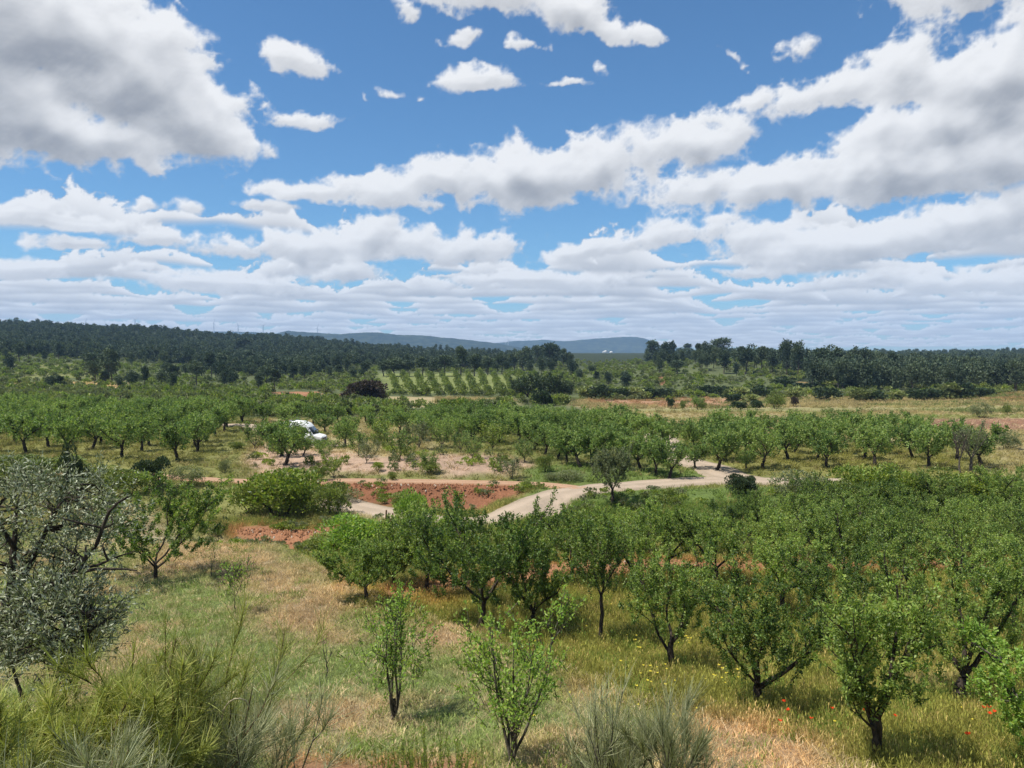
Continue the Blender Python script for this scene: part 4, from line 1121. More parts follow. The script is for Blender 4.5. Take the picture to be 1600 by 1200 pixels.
def loose_trees():
    rg = R(54)
    spots = [(398, 701, 655, 'leafy tree at the corner of the grassy track'), (446, 727, 663, 'tall bushy tree in the dry field, nearest the big round bush'), (508, 720, 684, 'grey green shrubby tree leaning in the dry field'), (521, 746, 708, 'sprawling grey shrubby tree on the lip of the red bank'),
             (560, 713, 672, 'feathery shrubby tree left of a cluster in the dry field'), (573, 724, 686, 'pale thin shrubby tree below the feathery one in the dry field'), (625, 719, 664, 'bushy many stemmed tree in the middle of the dry field'), (637, 721, 693, 'narrow dark green bush at the foot of the many stemmed tree'),
             (668, 739, 704, 'yellow green shrubby tree on the lip of the red bank'), (655, 702, 655, 'loose bushy tree behind the many stemmed one'), (738, 717, 676, 'low pale green shrubby tree at the far edge of the dry field'), (770, 704, 655, 'loose grey green tree near the orchard edge'),
             (720, 706, 668, 'shrubby tree between dry field and orchard'), (800, 749, 713, 'small green tree on a dark trunk above the red bank'), (690, 700, 650, 'grey green tree in the ragged row behind the dry field'), (600, 698, 650, 'tree in the ragged row behind the van, beside the feathery ones'), (540, 700, 655, 'round tree just beyond the white camper van'),
             (430, 700, 660, 'bright leafy tree hiding the front of the camper lane'), (820, 722, 680, 'greyish tree at the orchard corner with stems to the ground')]
    spots += [(440, 713, 656, 'bushy tree hiding the rear of the camper van')]
    for i, (px, py, top, lab) in enumerate(spots):
        loc, h, w = size_from_photo(px, py, top, 40, 52); s = h / 3.2
        hide = 'camper' in lab or 'nearest the big' in lab
        if hide: s = h / 3.8 * 1.05
        place('shrubby_tree', MID[i % 8] if hide else LOOSE[i % 4], loc, rg.uniform(0, 6.28), (s * 1.12, s * 1.12, s), label=lab, cat='tree', group='loose trees in the dry field')
    dense = [(474, 712, 684), (502, 708, 685), (410, 660, 628), (452, 667, 626), (490, 664, 630), (530, 660, 630), (572, 660, 629), (612, 664, 630), (462, 690, 650), (508, 676, 645), (545, 680, 648), (590, 684, 645), (625, 678, 640), (660, 688, 646), (700, 690, 648), (470, 650, 626), (640, 668, 640), (740, 690, 650), (778, 694, 650)]
    for i, (px, py, top) in enumerate(dense):
        loc, h, w = size_from_photo(px, py, top, 40, 60); s = h / 3.8
        if h > 6: s = 4.2 / 3.8
        place('almond_tree', MID[(i * 3) % 8], loc, rg.uniform(0, 6.28), (s * 1.15, s * 1.15, s), label='round leafy tree in the old rows around the white camper van', cat='almond tree', group='old almond rows around the camper van')
loose_trees()

# ------------------------------------------------------------------ bushes
BUSH = {}
def bush_proto(kind, i, n, leaf, mat, bark='bark', **kw):
    BUSH.setdefault(kind, []).append(plant_meshes(shrub(R(500 + 17 * len(BUSH) + i), nleaf=n, leaf=leaf, **kw), bark, mat, 'stems', 'foliage'))
for i in range(3):
    bush_proto('green', i, 4200, (.10, .06), 'bush', nb=22)
    bush_proto('bright', i, 4200, (.10, .055), 'bright', nb=24)
    bush_proto('lime', i, 3800, (.11, .05), 'lime', nb=20)
    bush_proto('grey', i, 3000, (.10, .045), 'grey', nb=20)
    bush_proto('dark', i, 3800, (.12, .07), 'dark', nb=22)
    bush_proto('far', i, 800, (.26, .17), 'scrub', nb=14)
    bush_proto('fardark', i, 800, (.26, .17), 'dark', nb=14)
    bush_proto('purple', i, 2500, (.15, .09), 'purple', nb=26)
# px, base row, top row, width px, kind, label
BUSHES = [
    (438, 806, 728, 140, 'bright', 'big rounded bright green bush above the red eroded bank'),
    (395, 802, 746, 74, 'green', 'dark green bush on the flank of the big rounded one'),
    (520, 808, 756, 66, 'green', 'round dense bush standing at the end of the pale track'),
    (470, 805, 745, 80, 'bright', 'bright green bush joined to the big rounded one on its road side'),
    (562, 868, 806, 118, 'lime', 'lime green bush spilling over the end of the red eroded bank'),
    (508, 866, 836, 80, 'green', 'low dark bush below the red eroded bank'),
    (470, 880, 850, 80, 'grey', 'low greyish bush at the foot of the dry grass crest'),
    (560, 900, 856, 110, 'green', 'wide low bush in the hollow behind the orchard tip'),
    (500, 895, 868, 70, 'bright', 'small yellow green bush in the hollow'),
    (645, 830, 766, 56, 'lime', 'bright yellow green bush rising behind the narrow dark tree'),
    (610, 872, 836, 70, 'bright', 'bright bush in the hollow between the lime one and the narrow tree'),
    (660, 880, 840, 70, 'green', 'dark bush behind the narrow tree trunks'),
    (720, 875, 820, 90, 'green', 'dark bush behind the largest dark almond tree'),
    (840, 860, 828, 50, 'green', 'bush on the slope under the concrete ramp'),
    (238, 764, 716, 52, 'dark', 'dark rounded bush between the silver olive and the track'),
    (292, 756, 728, 54, 'grey', 'small brownish bush at the track behind the open almond tree'),
    (118, 792, 702, 42, 'dark', 'tall dark shrub standing up behind the silver olive'),
    (60, 752, 712, 130, 'green', 'olive green bush mass behind the silver olive, cut by the frame edge'),
    (-20, 752, 715, 90, 'green', 'olive green bush at the frame edge behind the silver olive'),
    (160, 760, 728, 80, 'green', 'low green bush behind the silver olive beside the tall dark shrub'),
    (202, 775, 735, 70, 'green', 'low green bush between the tall dark shrub and the dark rounded one'),
    (372, 704, 690, 28, 'green', 'small bush on the grassy track edge'),
    (349, 738, 718, 24, 'grey', 'small grey bush beside the grassy track'),
    (852, 737, 711, 27, 'green', 'round compact green bush by white stones above the road'),
    (890, 752, 736, 50, 'grey', 'low greyish bush on the verge above the road'),
    (862, 750, 738, 30, 'grey', 'tiny greyish bush on the verge beside the low one'),
    (500, 752, 728, 32, 'green', 'small dark bush on the lip of the red bank'),
    (612, 752, 737, 16, 'green', 'tiny bush on the lip of the red bank'),
    (672, 741, 718, 32, 'green', 'small dense bush on the lip of the red bank near the yellow green tree'),
    (590, 736, 722, 20, 'bright', 'tiny bright bush in the dry field'),
    (540, 786, 764, 50, 'grey', 'grey bush at the foot of the long red bank'),
    (635, 790, 770, 50, 'green', 'ragged green bush against the long red bank'),
    (1157, 773, 743, 46, 'dark', 'dark rounded bush on the road bank just below the fork'),
    (1172, 760, 742, 20, 'dark', 'small dark bush touching the rounded one on the road bank'),
    (1262, 785, 738, 100, 'grey', 'greyish bush at the start of the hedge below the road'),
    (1345, 790, 729, 100, 'bright', 'tall bright bush in the hedge below the road'),
    (1402, 792, 729, 96, 'bright', 'twin bright bush beside the tall one in the hedge below the road'),
    (1452, 790, 734, 80, 'green', 'dark bush closing the bright hedge below the road'),
    (1512, 792, 741, 90, 'bright', 'rounded bright bush past the gap in the hedge below the road'),
    (1570, 788, 748, 80, 'green', 'green bush under the bright patch of road at the frame edge'),
    (1630, 790, 746, 80, 'green', 'green bush at the frame edge below the road'),
    (1300, 800, 750, 90, 'green', 'green bush in front of the greyish one below the road'),
    (1335, 668, 655, 22, 'dark', 'small dark round bush alone in the tilled field'),
    (1417, 653, 643, 10, 'dark', 'tiny dark bush in the pale field'),
    (1047, 639, 622, 13, 'dark', 'small dark tree at the edge of the bare reddish field'),
    (1066, 640, 626, 12, 'green', 'small bush beside the little round tree in the pale field'),
    (1096, 640, 628, 16, 'green', 'dark bush under the little round tree in the pale field'),
    (1155, 640, 628, 24, 'fardark', 'dark clump in the pale field hedge'),
    (1183, 640, 626, 24, 'fardark', 'dark clump beside another in the pale field hedge'),
    (1212, 639, 613, 32, 'green', 'round green bush at the end of the pale field hedge'),
    (1241, 636, 620, 12, 'purple', 'small brown bush after the round green one in the pale field'),
    (1533, 653, 630, 34, 'grey', 'pale feathery tree on the field margin'),
    (1573, 648, 632, 12, 'green', 'tiny round tree on the field margin'),
    (1520, 696, 684, 40, 'grey', 'low pale bush beyond the bare grey tree'),
    (1570, 702, 672, 46, 'grey', 'whitish blooming bush in the stubble'),
    (848, 634, 611, 32, 'fardark', 'smaller dark dome bush in front of the great oak'),
    (571, 632, 595, 66, 'purple', 'huge dome shaped dark purple brown tree by the red terraces'),
    (590, 632, 615, 34, 'purple', 'purple brown lower lobe beside the huge dome shaped tree'),
    (600, 628, 612, 20, 'far', 'greenish bush behind the purple brown tree'),
    (443, 748, 726, 0, None, None)]
def build_bushes():
    rg = R(55)
    for i, (px, py, top, w, kind, lab) in enumerate(BUSHES):
        if kind is None: continue
        ymin = 52 if py < 745 else (44 if py < 790 and px > 1200 else 38)
        if py > 800 and px < 800: ymin = 37.5
        loc, h, wm = size_from_photo(px, py, top, w, ymin)
        if py > 860: h = max(h, 1.0)
        place('bush', BUSH[kind][i % 3], loc, rg.uniform(0, 6.28), (wm / 2 * 1.05, wm / 2 * 1.05, h / 1.4), label=lab, cat='bush' if 'tree' not in lab.split(' by ')[0] else 'tree')
build_bushes()

# great dark oaks and the far hedge line
OAK = [plant_meshes(almond(R(560 + i), h=8, w=8.5, th=1.6, tr=.3, nscaf=5, nleaf=2600, leaf=(.50, .34), sides=5, twig=False, base=.45), 'bark', 'dark') for i in range(2)]
for i, (px, py, top, w, lab) in enumerate([(824, 626, 583, 46, 'great dark oak by the yellow strip, with a domed crown'), (857, 626, 581, 44, 'great dark oak beside its twin by the yellow strip'), (880, 626, 590, 32, 'smaller dark oak at the end of the pair by the yellow strip')]):
    loc, h, wm = size_from_photo(px, py, top, w, 120); place('oak_tree', OAK[i % 2], loc, i * 1.7, (wm / 8.5 * 1.1, wm / 8.5 * 1.1, h / 8), label=lab, cat='oak tree')
for i, (px, py, top, w) in enumerate([(915, 624, 604, 34), (940, 625, 603, 40), (965, 624, 607, 34), (990, 624, 606, 36), (1015, 623, 607, 34), (1038, 623, 607, 32), (1080, 618, 602, 34), (1105, 619, 603, 34), (1130, 619, 604, 32), (1158, 622, 606, 34), (1185, 622, 604, 34), (1145, 630, 616, 30), (1175, 632, 617, 30),
                                      (1222, 607, 590, 40), (1262, 612, 598, 36), (1300, 612, 596, 34), (1320, 610, 595, 30), (1290, 626, 606, 36), (1345, 628, 610, 34), (1370, 628, 612, 36), (1392, 606, 587, 17), (1400, 627, 612, 36), (1430, 626, 608, 34), (1455, 626, 608, 36), (1485, 625, 600, 40), (1510, 624, 601, 36), (1535, 620, 606, 34), (1240, 624, 606, 34), (1430, 608, 598, 34), (1465, 606, 598, 30)]):
    rg = R(570 + i); loc, h, wm = size_from_photo(px, py, top, w, 120)
    place('bush', BUSH['fardark' if i % 3 else 'far'][i % 3], loc, rg.uniform(0, 6), (wm / 2 * 1.2, wm / 2 * 1.0, h / 1.4), label=f'dark bush in the hedges below the pines, {nth(i + 1)} of them along the pale field', cat='bush', group='hedge bushes below the pine wood')
loc, h, wm = size_from_photo(1090, 640, 618, 18, 120)
place('field_tree', MID[2], loc, .4, (wm / 3.4, wm / 3.4, h / 3.8), label='little round crowned tree alone in the pale field', cat='tree')
# half dead grey tree behind the last orchard row
loc, h, wm = size_from_photo(1517, 736, 655, 44, 52)
place('grey_tree', plant_meshes(almond(R(580), h=h, w=wm, th=h * .25, tr=.10, nscaf=4, nleaf=1700, leaf=(.14, .06), base=.45, upright=1.6), 'grey', 'grey'), loc, label='tall thin grey leaved tree rising above the end of the orchard', cat='tree')
loc, h, wm = size_from_photo(1499, 738, 665, 26, 52)
place('dead_tree', plant_meshes(almond(R(581), h=h, w=wm, th=h * .3, tr=.07, nscaf=4, nleaf=60, leaf=(.10, .05), base=.45), 'grey', 'dry', 'trunk', 'twigs'), loc, label='leafless brown dead tree beside the tall grey leaved one', cat='tree')

# ------------------------------------------------------------------ young orchard rows far off
YT = [plant_meshes(shrub(R(590 + i), w=2.6, h=3.0, nleaf=420, leaf=(.42, .26), nb=8, nst=2), 'bark', 'bush', 'trunk', 'crown') for i in range(3)]
def young_rows():
    rg = R(56)
    for c in range(11):
        for r in range(8):
            y = 196 + r * 13.0; pxb = 608 + c * 20.0; lean = (612 - 550) and 0
            px = pxb + 14 - r * 1.6 + (r < 1) * 3
            x = (px - 800) / 1200 * y; z = zat(x, y)
            place('young_tree', YT[(c + r) % 3], (x, y, z), rg.uniform(0, 6), rg.uniform(.85, 1.15), label=f'small young tree, {nth(r + 1)} from the near end of the {nth(c + 1)} green file', cat='young tree', group='young trees in straight rows')
young_rows()

# ------------------------------------------------------------------ pines
PINE = [plant_meshes(pine(R(600 + i), nleaf=1900, h=10, w=[5.2, 4.6, 6.4, 5.6, 4.0, 6.0][i], th=[.16, .12, .2, .14, .1, .18][i], nb=[24, 20, 30, 26, 18, 28][i]), 'pine', 'pine') for i in range(6)]
PINES = [(1020, 566, 531, 18), (1039, 568, 535, 16), (1050, 565, 529, 14), (1059, 584, 561, 18), (1075, 556, 535, 16), (1091, 568, 534, 20), (1104, 568, 533, 17), (1125, 563, 527, 24), (1131, 584, 548, 20), (1150, 590, 564, 10), (1164, 584, 536, 28), (1190, 581, 538, 23), (1178, 575, 548, 16), (1207, 585, 545, 18),
         (1229, 590, 530, 20), (1246, 592, 535, 20), (1261, 592, 539, 9), (1277, 594, 546, 18), (1288, 595, 537, 34), (1309, 595, 540, 20), (1333, 596, 541, 24), (1353, 596, 543, 20), (1375, 597, 551, 24), (1393, 598, 550, 24), (1412, 598, 556, 22), (1430, 600, 554, 22), (1448, 600, 556, 20), (1470, 601, 553, 24), (1492, 602, 556, 22), (1512, 603, 556, 22), (1534, 606, 560, 26), (1556, 609, 562, 26), (1577, 611, 559, 28), (1600, 612, 558, 28), (1622, 613, 560, 26),
         (31, 566, 531, 18), (124, 556, 529, 22), (148, 589, 550, 30), (175, 597, 547, 22), (78, 611, 584, 14), (94, 611, 585, 18), (226, 612, 569, 14), (208, 611, 577, 16), (240, 563, 540, 18), (252, 606, 580, 14), (307, 602, 561, 20), (330, 591, 547, 24), (350, 606, 565, 20), (380, 551, 527, 22), (390, 581, 549, 20), (357, 562, 544, 12), (186, 610, 585, 14), (165, 604, 580, 16), (270, 612, 582, 14), (290, 590, 566, 14), (262, 596, 566, 16),
         (445, 571, 546, 16), (467, 581, 554, 14), (475, 596, 565, 16), (492, 563, 544, 12), (520, 567, 546, 22), (530, 591, 568, 15), (552, 595, 571, 14), (569, 592, 566, 16), (600, 588, 560, 22), (617, 588, 556, 34), (660, 588, 555, 24), (695, 588, 554, 26), (720, 586, 542, 24), (741, 588, 554, 24), (762, 586, 554, 20), (640, 588, 560, 18), (678, 588, 560, 20), (430, 613, 574, 22), (405, 613, 579, 14), (415, 601, 569, 20),
         (819, 583, 541, 22), (842, 570, 539, 18), (860, 576, 535, 26), (803, 580, 549, 22), (784, 584, 550, 20), (905, 596, 574, 12), (924, 586, 569, 10), (932, 601, 578, 12), (978, 610, 579, 18), (950, 602, 580, 12), (560, 566, 545, 16), (500, 585, 562, 14), (443, 596, 566, 16), (880, 572, 545, 16)]
def build_pines():
    rg = R(57); taken = []; done = {}
    PINES.sort(key=lambda q: q[0])
    for i, (px, py, top, w) in enumerate(PINES):
        loc, h, wm = size_from_photo(px, py, top, w, 128)
        if h > 17: h = 14.; 
        taken.append((px, py))
        side = 'on the skyline knoll beyond the pale field' if 1000 < px < 1215 else 'in the dark wood edging the fields' if px >= 1215 else 'on the scrubby slope beyond the olive groves' if px < 420 else 'behind the young orchard rows' if 580 < px < 800 else 'on the scrubland between the hills'
        place('pine_tree', PINE[(i * 5 + i // 6) % 6], loc, rg.uniform(0, 6.28), (max(wm, 2) / 5.2 * 1.3, max(wm, 2) / 5.2 * 1.3, h / 10), label=f'pine {side}, {nth(done.setdefault(side, 0) + 1)} counted rightwards', cat='pine tree', group='pines ' + side); done[side] += 1
    # fill of the wood and the slopes, still single trees
    n = 0
    for k in range(4000):
        if n >= 185: break
        r = rg.uniform()
        if r < .36: px, y = rg.uniform(1262, 1680), rg.uniform(215, 330)
        elif r < .72:
            px, y = rg.uniform(-30, 480), rg.uniform(205, 430)
            if px < 320 and y < 335 and rg.uniform() < .8: continue
        elif r < .92: px, y = rg.uniform(480, 900), rg.uniform(295, 430)
        else: px, y = rg.uniform(1000, 1260), rg.uniform(310, 380)
        if px < 480 and y < 300 and rg.uniform() < .45: continue
        x = (px - 800) / 1200 * y
        if any((x - a)**2 + (y - b)**2 < 9 for a, b in taken[len(PINES):]): continue
        taken.append((x, y)); n += 1
        side = 'in the dark wood edging the fields' if px > 1215 else 'on the skyline knoll beyond the pale field' if px > 1000 else 'on the wooded slope below the far ridge'
        s = rg.uniform(.62, 1.0) * (1.05 if px > 1215 else .85)
        place('pine_tree', PINE[rg.integers(6)], (x, y, zat(x, y)), rg.uniform(0, 6.28), (s * 1.1, s * 1.1, s * rg.uniform(.9, 1.1)), label='pine crowded among others deep ' + side, cat='pine tree', group='pines ' + side)
build_pines()
def forest():
    rg = R(58); N = 17000
    px = rg.uniform(-150, 1800, N); y = 330 * np.exp(rg.uniform(0, 1.35, N)); x = (px - 800) / 1200 * y
    dens = fbm(x * .012, y * .012, 3, .5, 611)
    keep = np.where(px < 830, (y > 410) | ((px < 500) & (px > 320)), np.where(px < 1230, y > 480, True)) & (dens > -.42)
    keep &= (y < 1150) & ((px < 900) | (rg.uniform(size=N) < .5))
    keep &= ~((px > 640) & (px < 1010) & (y > 560)) | (rg.uniform(size=N) < .25)
    keep &= ~((px > 880) & (px < 1010))
    x, y, px = x[keep], y[keep], px[keep]
    z = terrain(x, y)
    lod = []
    for i in range(4):
        (TV, TF), (V, F, T, mi) = pine(R(620 + i), h=9.5, w=8.5, th=.02, nleaf=380, nb=16, leaf=(1.15, .85))
        lod.append(mesh_object('pine', V, F, 4, ML['pine'], col=T, link=False).data)
    scatter('pine_forest', np.c_[x, y, z - .3], lod, rg.uniform(.5, 1.0, len(x)) * np.where((px > 560) & (px < 1010), .62, .80), rg.uniform(0, 6.28, len(x)), label='dark pine forest covering the long far ridge', cat='forest', zs=rg.uniform(.8, 1.2, len(x)))
    print('forest', len(x))
forest()
def wood_mass():
    rg = R(60); n = 700; px = rg.uniform(1265, 1900, n); y = rg.uniform(222, 420, n); x = (px - 800) / 1200 * y
    me = []
    for i in range(3):
        q = pine(R(660 + i), h=10, w=6.5, th=.05, nleaf=700, nb=20, leaf=(.75, .5)); me.append(mesh_object('pine', q[1][0], q[1][1], 4, ML['pine'], col=q[1][2], link=False).data)
    scatter('pine_wood', np.c_[x, y, terrain(x, y) - .2], me, rg.uniform(.7, 1.05, n), rg.uniform(0, 6.28, n), label='dark interior of the pine wood edging the fields', cat='wood', zs=rg.uniform(.85, 1.1, n))
wood_mass()
def olive_grove():
    rg = R(61); k = 0
    OL = [plant_meshes(shrub(R(670 + i), w=2.0, h=1.4, nleaf=900, leaf=(.24, .12), nb=14), 'bark', 'grey', 'trunk', 'crown') for i in range(3)]
    for r in range(5):
        y = 124 + r * 9.5
        for c in range(10):
            px = -20 + c * 27 + (r % 2) * 12 + rg.uniform(-4, 4) + r * 4; x = (px - 800) / 1200 * y; yy = y + rg.uniform(-1.5, 1.5)
            s = rg.uniform(1.2, 1.8)
            place('olive_tree', OL[k % 3], (x, yy, zat(x, yy)), rg.uniform(0, 6), (s, s, s * rg.uniform(.9, 1.2)), label=f'small olive tree in the {nth(r + 1)} line of the pale grove, {nth(c + 1)} from the frame edge', cat='olive tree', group='olive trees in the pale grove'); k += 1
olive_grove()
def scrubland():
    rg = R(59); N = 15000
    px = rg.uniform(-150, 1800, N); y = 118 * np.exp(rg.uniform(0, 1.5, N)); x = (px - 800) / 1200 * y
    dens = fbm(x * .03, y * .03, 4, .55, 621)
    keep = dens > -.22
    def out_of(pts, m):
        P = np.array([G(a, b)[:2] for a, b in pts]); return poly_sd(x, y, P) < m
    for pts in ([(590, 584), (800, 586), (806, 616), (600, 616)], [(590, 618), (805, 620), (812, 634), (600, 640)], [(888, 625), (1200, 622), (1520, 623), (1600, 614), (1900, 612), (1900, 690), (1300, 690), (1010, 660), (890, 636)], [(430, 610), (505, 610), (505, 626), (430, 626)],
                [(640, 640), (1060, 640), (1060, 700), (640, 700)], [(520, 614), (552, 614), (552, 628), (520, 628)], [(1240, 596), (1290, 596), (1290, 603), (1240, 603)]):
        keep &= out_of(pts, -.5)
    strip = (px > 20) & (px < 200) & (y > 205) & (y < 270) & (rg.uniform(size=N) < .75); keep &= ~strip
    x, y = x[keep], y[keep]; z = terrain(x, y)
    pr = []
    for i in range(4):
        (TV, TF), (V, F, T, mi) = shrub(R(640 + i), w=2.4, h=1.5, nleaf=260, leaf=(.42, .28), nb=9)
        pr.append(mesh_object('shrub', V, F, 4, ML[['scrub', 'bush', 'grey', 'bright'][i]], col=T, link=False).data)
    scatter('scrub', np.c_[x, y, z], pr, rg.uniform(.5, 1.25, len(x)), rg.uniform(0, 6.28, len(x)), label='low green scrub covering the slopes before the pines', cat='scrub', zs=rg.uniform(.7, 1.2, len(x)))
    print('scrub', len(x))
scrubland()

# ------------------------------------------------------------------ grass
def grass_mat():
    m, N, out = new_mat('grass_blade')
    ti = N.node('ShaderNodeAttribute', attribute_name='tint', attribute_type='INSTANCER')
    at = N.node('ShaderNodeAttribute', attribute_name='tone'); s = N.node('ShaderNodeSeparateColor'); N.l.new(at.outputs['Color'], s.inputs[0])
    f = N.m('MULTIPLY_ADD', s.outputs[0], 1.1, .5)
    col = N.mix(1.0, ti.outputs['Color'], N.comb(f, f, N.m('MULTIPLY', f, .85)), 'MULTIPLY')
    bs = N.node('ShaderNodeBsdfDiffuse'); N.put(bs.inputs[0], col)
    tr = N.node('ShaderNodeBsdfTranslucent'); N.put(tr.inputs[0], col)
    mx = N.node('ShaderNodeMixShader'); mx.inputs[0].default_value = .35
    N.l.new(bs.outputs[0], mx.inputs[1]); N.l.new(tr.outputs[0], mx.inputs[2]); N.l.new(mx.outputs[0], out.inputs[0])
    return m
M_GRASS = grass_mat()

def tuft(seed, n=18, h=.34, spread=.16, w=.011, heads=0, lay=.35):
    rg = R(seed); paths = []
    for k in range(n):
        a = rg.uniform(0, 2 * pi); r = spread * rg.uniform(0, 1)**.6; p = np.array([cos(a) * r, sin(a) * r, -.03]); hh = h * rg.uniform(.5, 1.1)
        d = np.array([rg.normal(0, lay), rg.normal(0, lay), 1.]); d /= np.linalg.norm(d); b = np.array([d[0], d[1], -.2]) * rg.uniform(.2, .8)
        paths.append([p + d * hh * t + b * hh * t * t for t in (0, .4, .75, 1.0)])
    V, F = ribbons(np.array(paths), w, rg); T = tones(n, rg, .5, .25, 8)
    if heads:
        hp = np.array([q[-1] for q in paths[:heads]]); hv, hf = leaves(hp - np.array([0, 0, .05]), np.tile([0., 0, 1.], (heads, 1)) + rg.normal(0, .2, (heads, 3)), .09, .022, rg)
        F = np.vstack([F, hf + len(V)]); V = np.vstack([V, hv]); T = np.vstack([T, np.full((len(hv), 3), .95)])
    return mesh_object('tuft', V, F, 4, M_GRASS, col=T, link=False).data

def build_grass():
    rg = R(71)
    short = [tuft(700 + i, 18, .22, .17, .011, 3, .5) for i in range(4)]
    tall = [tuft(710 + i, 20, .38, .17, .012, 7, .3) for i in range(4)]
    wide = [tuft(720 + i, 14, .34, .30, .035, 3, .5) for i in range(4)]
    N = 66000
    y = 13.5 + (50 - 13.5) * np.sqrt(rg.uniform(0, 1, N)) ; y = np.sqrt(rg.uniform(14.**2, 49.**2, N))
    x = rg.uniform(-.80, .80, N) * y * 1.0
    d, _ = road_near(x, y); s = edge_side(x, y)
    c = ground_colour(x, y); z = terrain(x, y)
    red = c[:, 0] / (c[:, 1] + .01)
    w = wear(x, y) * smooth(s, 1.0, -1.0) * smooth(y, 38, 36) * .75; c = c * (1 - w[:, None]) + np.array(DRYGR) * w[:, None]
    keep = (d > .1) & (red < 1.72) & (rg.uniform(size=N) > np.clip((red - 1.25) * .75, 0, .85))
    g = fbm(x * .5, y * .5, 4, .6, 731)
    orch = (s > .6)
    var = 1 + rg.normal(0, .16, N) + .25 * g
    tint = c * var[:, None] * np.where(red > 1.3, 1.95, 1.6)[:, None]
    straw = rg.uniform(size=N) < np.where(orch, .13, .20); tint[straw] = np.array([.50, .39, .16]) * var[straw, None]; pk = straw & ~orch; tint[pk] = np.array([.60, .46, .32]) * var[pk, None]
    lush = (g > .12) & (rg.uniform(size=N) < .4); tint[lush] = np.array([.17, .235, .055]) * var[lush, None]
    k = keep & ~orch
    scatter('grass', np.c_[x, y, z][k], short, rg.uniform(.7, 1.5, k.sum()), rg.uniform(0, 6.28, k.sum()), tint[k], 'thin grey green grass with dry patches on the open field', 'grass')
    k2 = keep & orch
    scatter('grass', np.c_[x, y, z][k2], tall, rg.uniform(.7, 1.35, k2.sum()), rg.uniform(0, 6.28, k2.sum()), tint[k2], 'tall golden green grass gone to seed under the sunken orchard', 'grass')
    N = 30000
    y = np.sqrt(rg.uniform(46.**2, 125.**2, N)); x = rg.uniform(-.78, .78, N) * y
    d, _ = road_near(x, y); c = ground_colour(x, y); z = terrain(x, y); red = c[:, 0] / (c[:, 1] + .01)
    keep = (d > .35) & (red < 1.8) & ((red < 1.3) | (rg.uniform(size=N) < .18))
    var = 1 + rg.normal(0, .18, N) + .2 * fbm(x * .3, y * .3, 3, .5, 741)
    tint = c * var[:, None] * 1.45; pkf = red > 1.3; tint[pkf] = np.array([.58, .42, .31]) * var[pkf, None]; st = rg.uniform(size=N) < .12; tint[st] = np.array([.34, .28, .14])
    scatter('grass', np.c_[x, y, z][keep], wide, rg.uniform(.7, 1.5, keep.sum()), rg.uniform(0, 6.28, keep.sum()), tint[keep], 'dry meadow grass between the orchards beyond the road', 'grass')
    N = 16000
    y = np.sqrt(rg.uniform(122.**2, 245.**2, N)); x = rg.uniform(-.1, .80, N) * y
    c = ground_colour(x, y); red = c[:, 0] / (c[:, 1] + .01); keep = (red > 1.05) & (red < 1.6)
    var = 1 + rg.normal(0, .16, N) + .35 * fbm(x * .06, y * .12, 4, .55, 742); tint = c * var[:, None] * 1.3; gr = fbm(x * .03, y * .09, 4, .55, 743) > .12; tint[gr] = np.array([.17, .20, .075]) * var[gr, None]
    scatter('grass', np.c_[x, y, terrain(x, y)][keep], wide, rg.uniform(1.3, 3.0, keep.sum()), rg.uniform(0, 6.28, keep.sum()), tint[keep], 'pale stubble and grass over the wide far fields', 'grass')
    # red clods on the open banks
    def rock(seed):
        r = R(seed); a = np.linspace(0, 2 * pi, 6)[:-1]; V = [[0, 0, .5 + r.uniform(0, .2)]]
        for zz, rr in ((.35, .35), (-.1, .5)):
            for t in a: V.append([cos(t) * rr * r.uniform(.7, 1.2), sin(t) * rr * r.uniform(.7, 1.2), zz * r.uniform(.7, 1.2)])
        F = []; L = []
        for i in range(5): F += [0, 1 + i, 1 + (i + 1) % 5]; L.append(3)
        for i in range(5): F += [1 + i, 6 + i, 6 + (i + 1) % 5, 1 + (i + 1) % 5]; L.append(4)
        return V, F, L
    m, Nn, out = new_mat('stone')
    ti = Nn.node('ShaderNodeAttribute', attribute_name='tint', attribute_type='INSTANCER'); bs = Nn.node('ShaderNodeBsdfDiffuse')
    no = Nn.noise(Nn.node('ShaderNodeTexCoord').outputs['Object'], 6, 4, .6); f = Nn.m('MULTIPLY_ADD', no, 1.2, .4)
    Nn.put(bs.inputs[0], Nn.mix(1.0, ti.outputs['Color'], Nn.comb(f, f, f), 'MULTIPLY')); Nn.l.new(bs.outputs[0], out.inputs[0])
    rocks = [mesh_object('stone', *rock(760 + i), m, link=False).data for i in range(4)]
    x = np.concatenate([rg.uniform(-17, -10, 700), rg.uniform(-16, 2, 1300), rg.uniform(2, 16, 900), rg.uniform(-5, 3, 120)]); y = np.concatenate([rg.uniform(43.5, 46, 700), rg.uniform(53.6, 56.2, 1300), rg.uniform(36, 39, 900), rg.uniform(57, 60, 120)])
    c = ground_colour(x, y); red = c[:, 0] / (c[:, 1] + .01); keep = (red > 1.8) | (rg.uniform(size=len(x)) < .12); d, _ = road_near(x, y); keep &= d > .2
    tint = c * rg.uniform(.6, 1.25, len(x))[:, None]; pale = rg.uniform(size=len(x)) < .05; tint[pale] = (.36, .29, .22)
    scatter('stones', np.c_[x, y, terrain(x, y)][keep], rocks, (rg.uniform(.04, .20, len(x)))[keep], rg.uniform(0, 6.28, len(x))[keep], tint[keep], 'red clods and loose stones on the eroded soil banks', 'stones')
    # pale cistus and tussocks dotted over the dry field
    x = rg.uniform(-30, 8, 900); y = rg.uniform(57.5, 92, 900); c = ground_colour(x, y); keep = (c[:, 0] > .24) & (fbm(x * .2, y * .2, 3, .5, 771) > .12); d, _ = road_near(x, y); keep &= d > .5
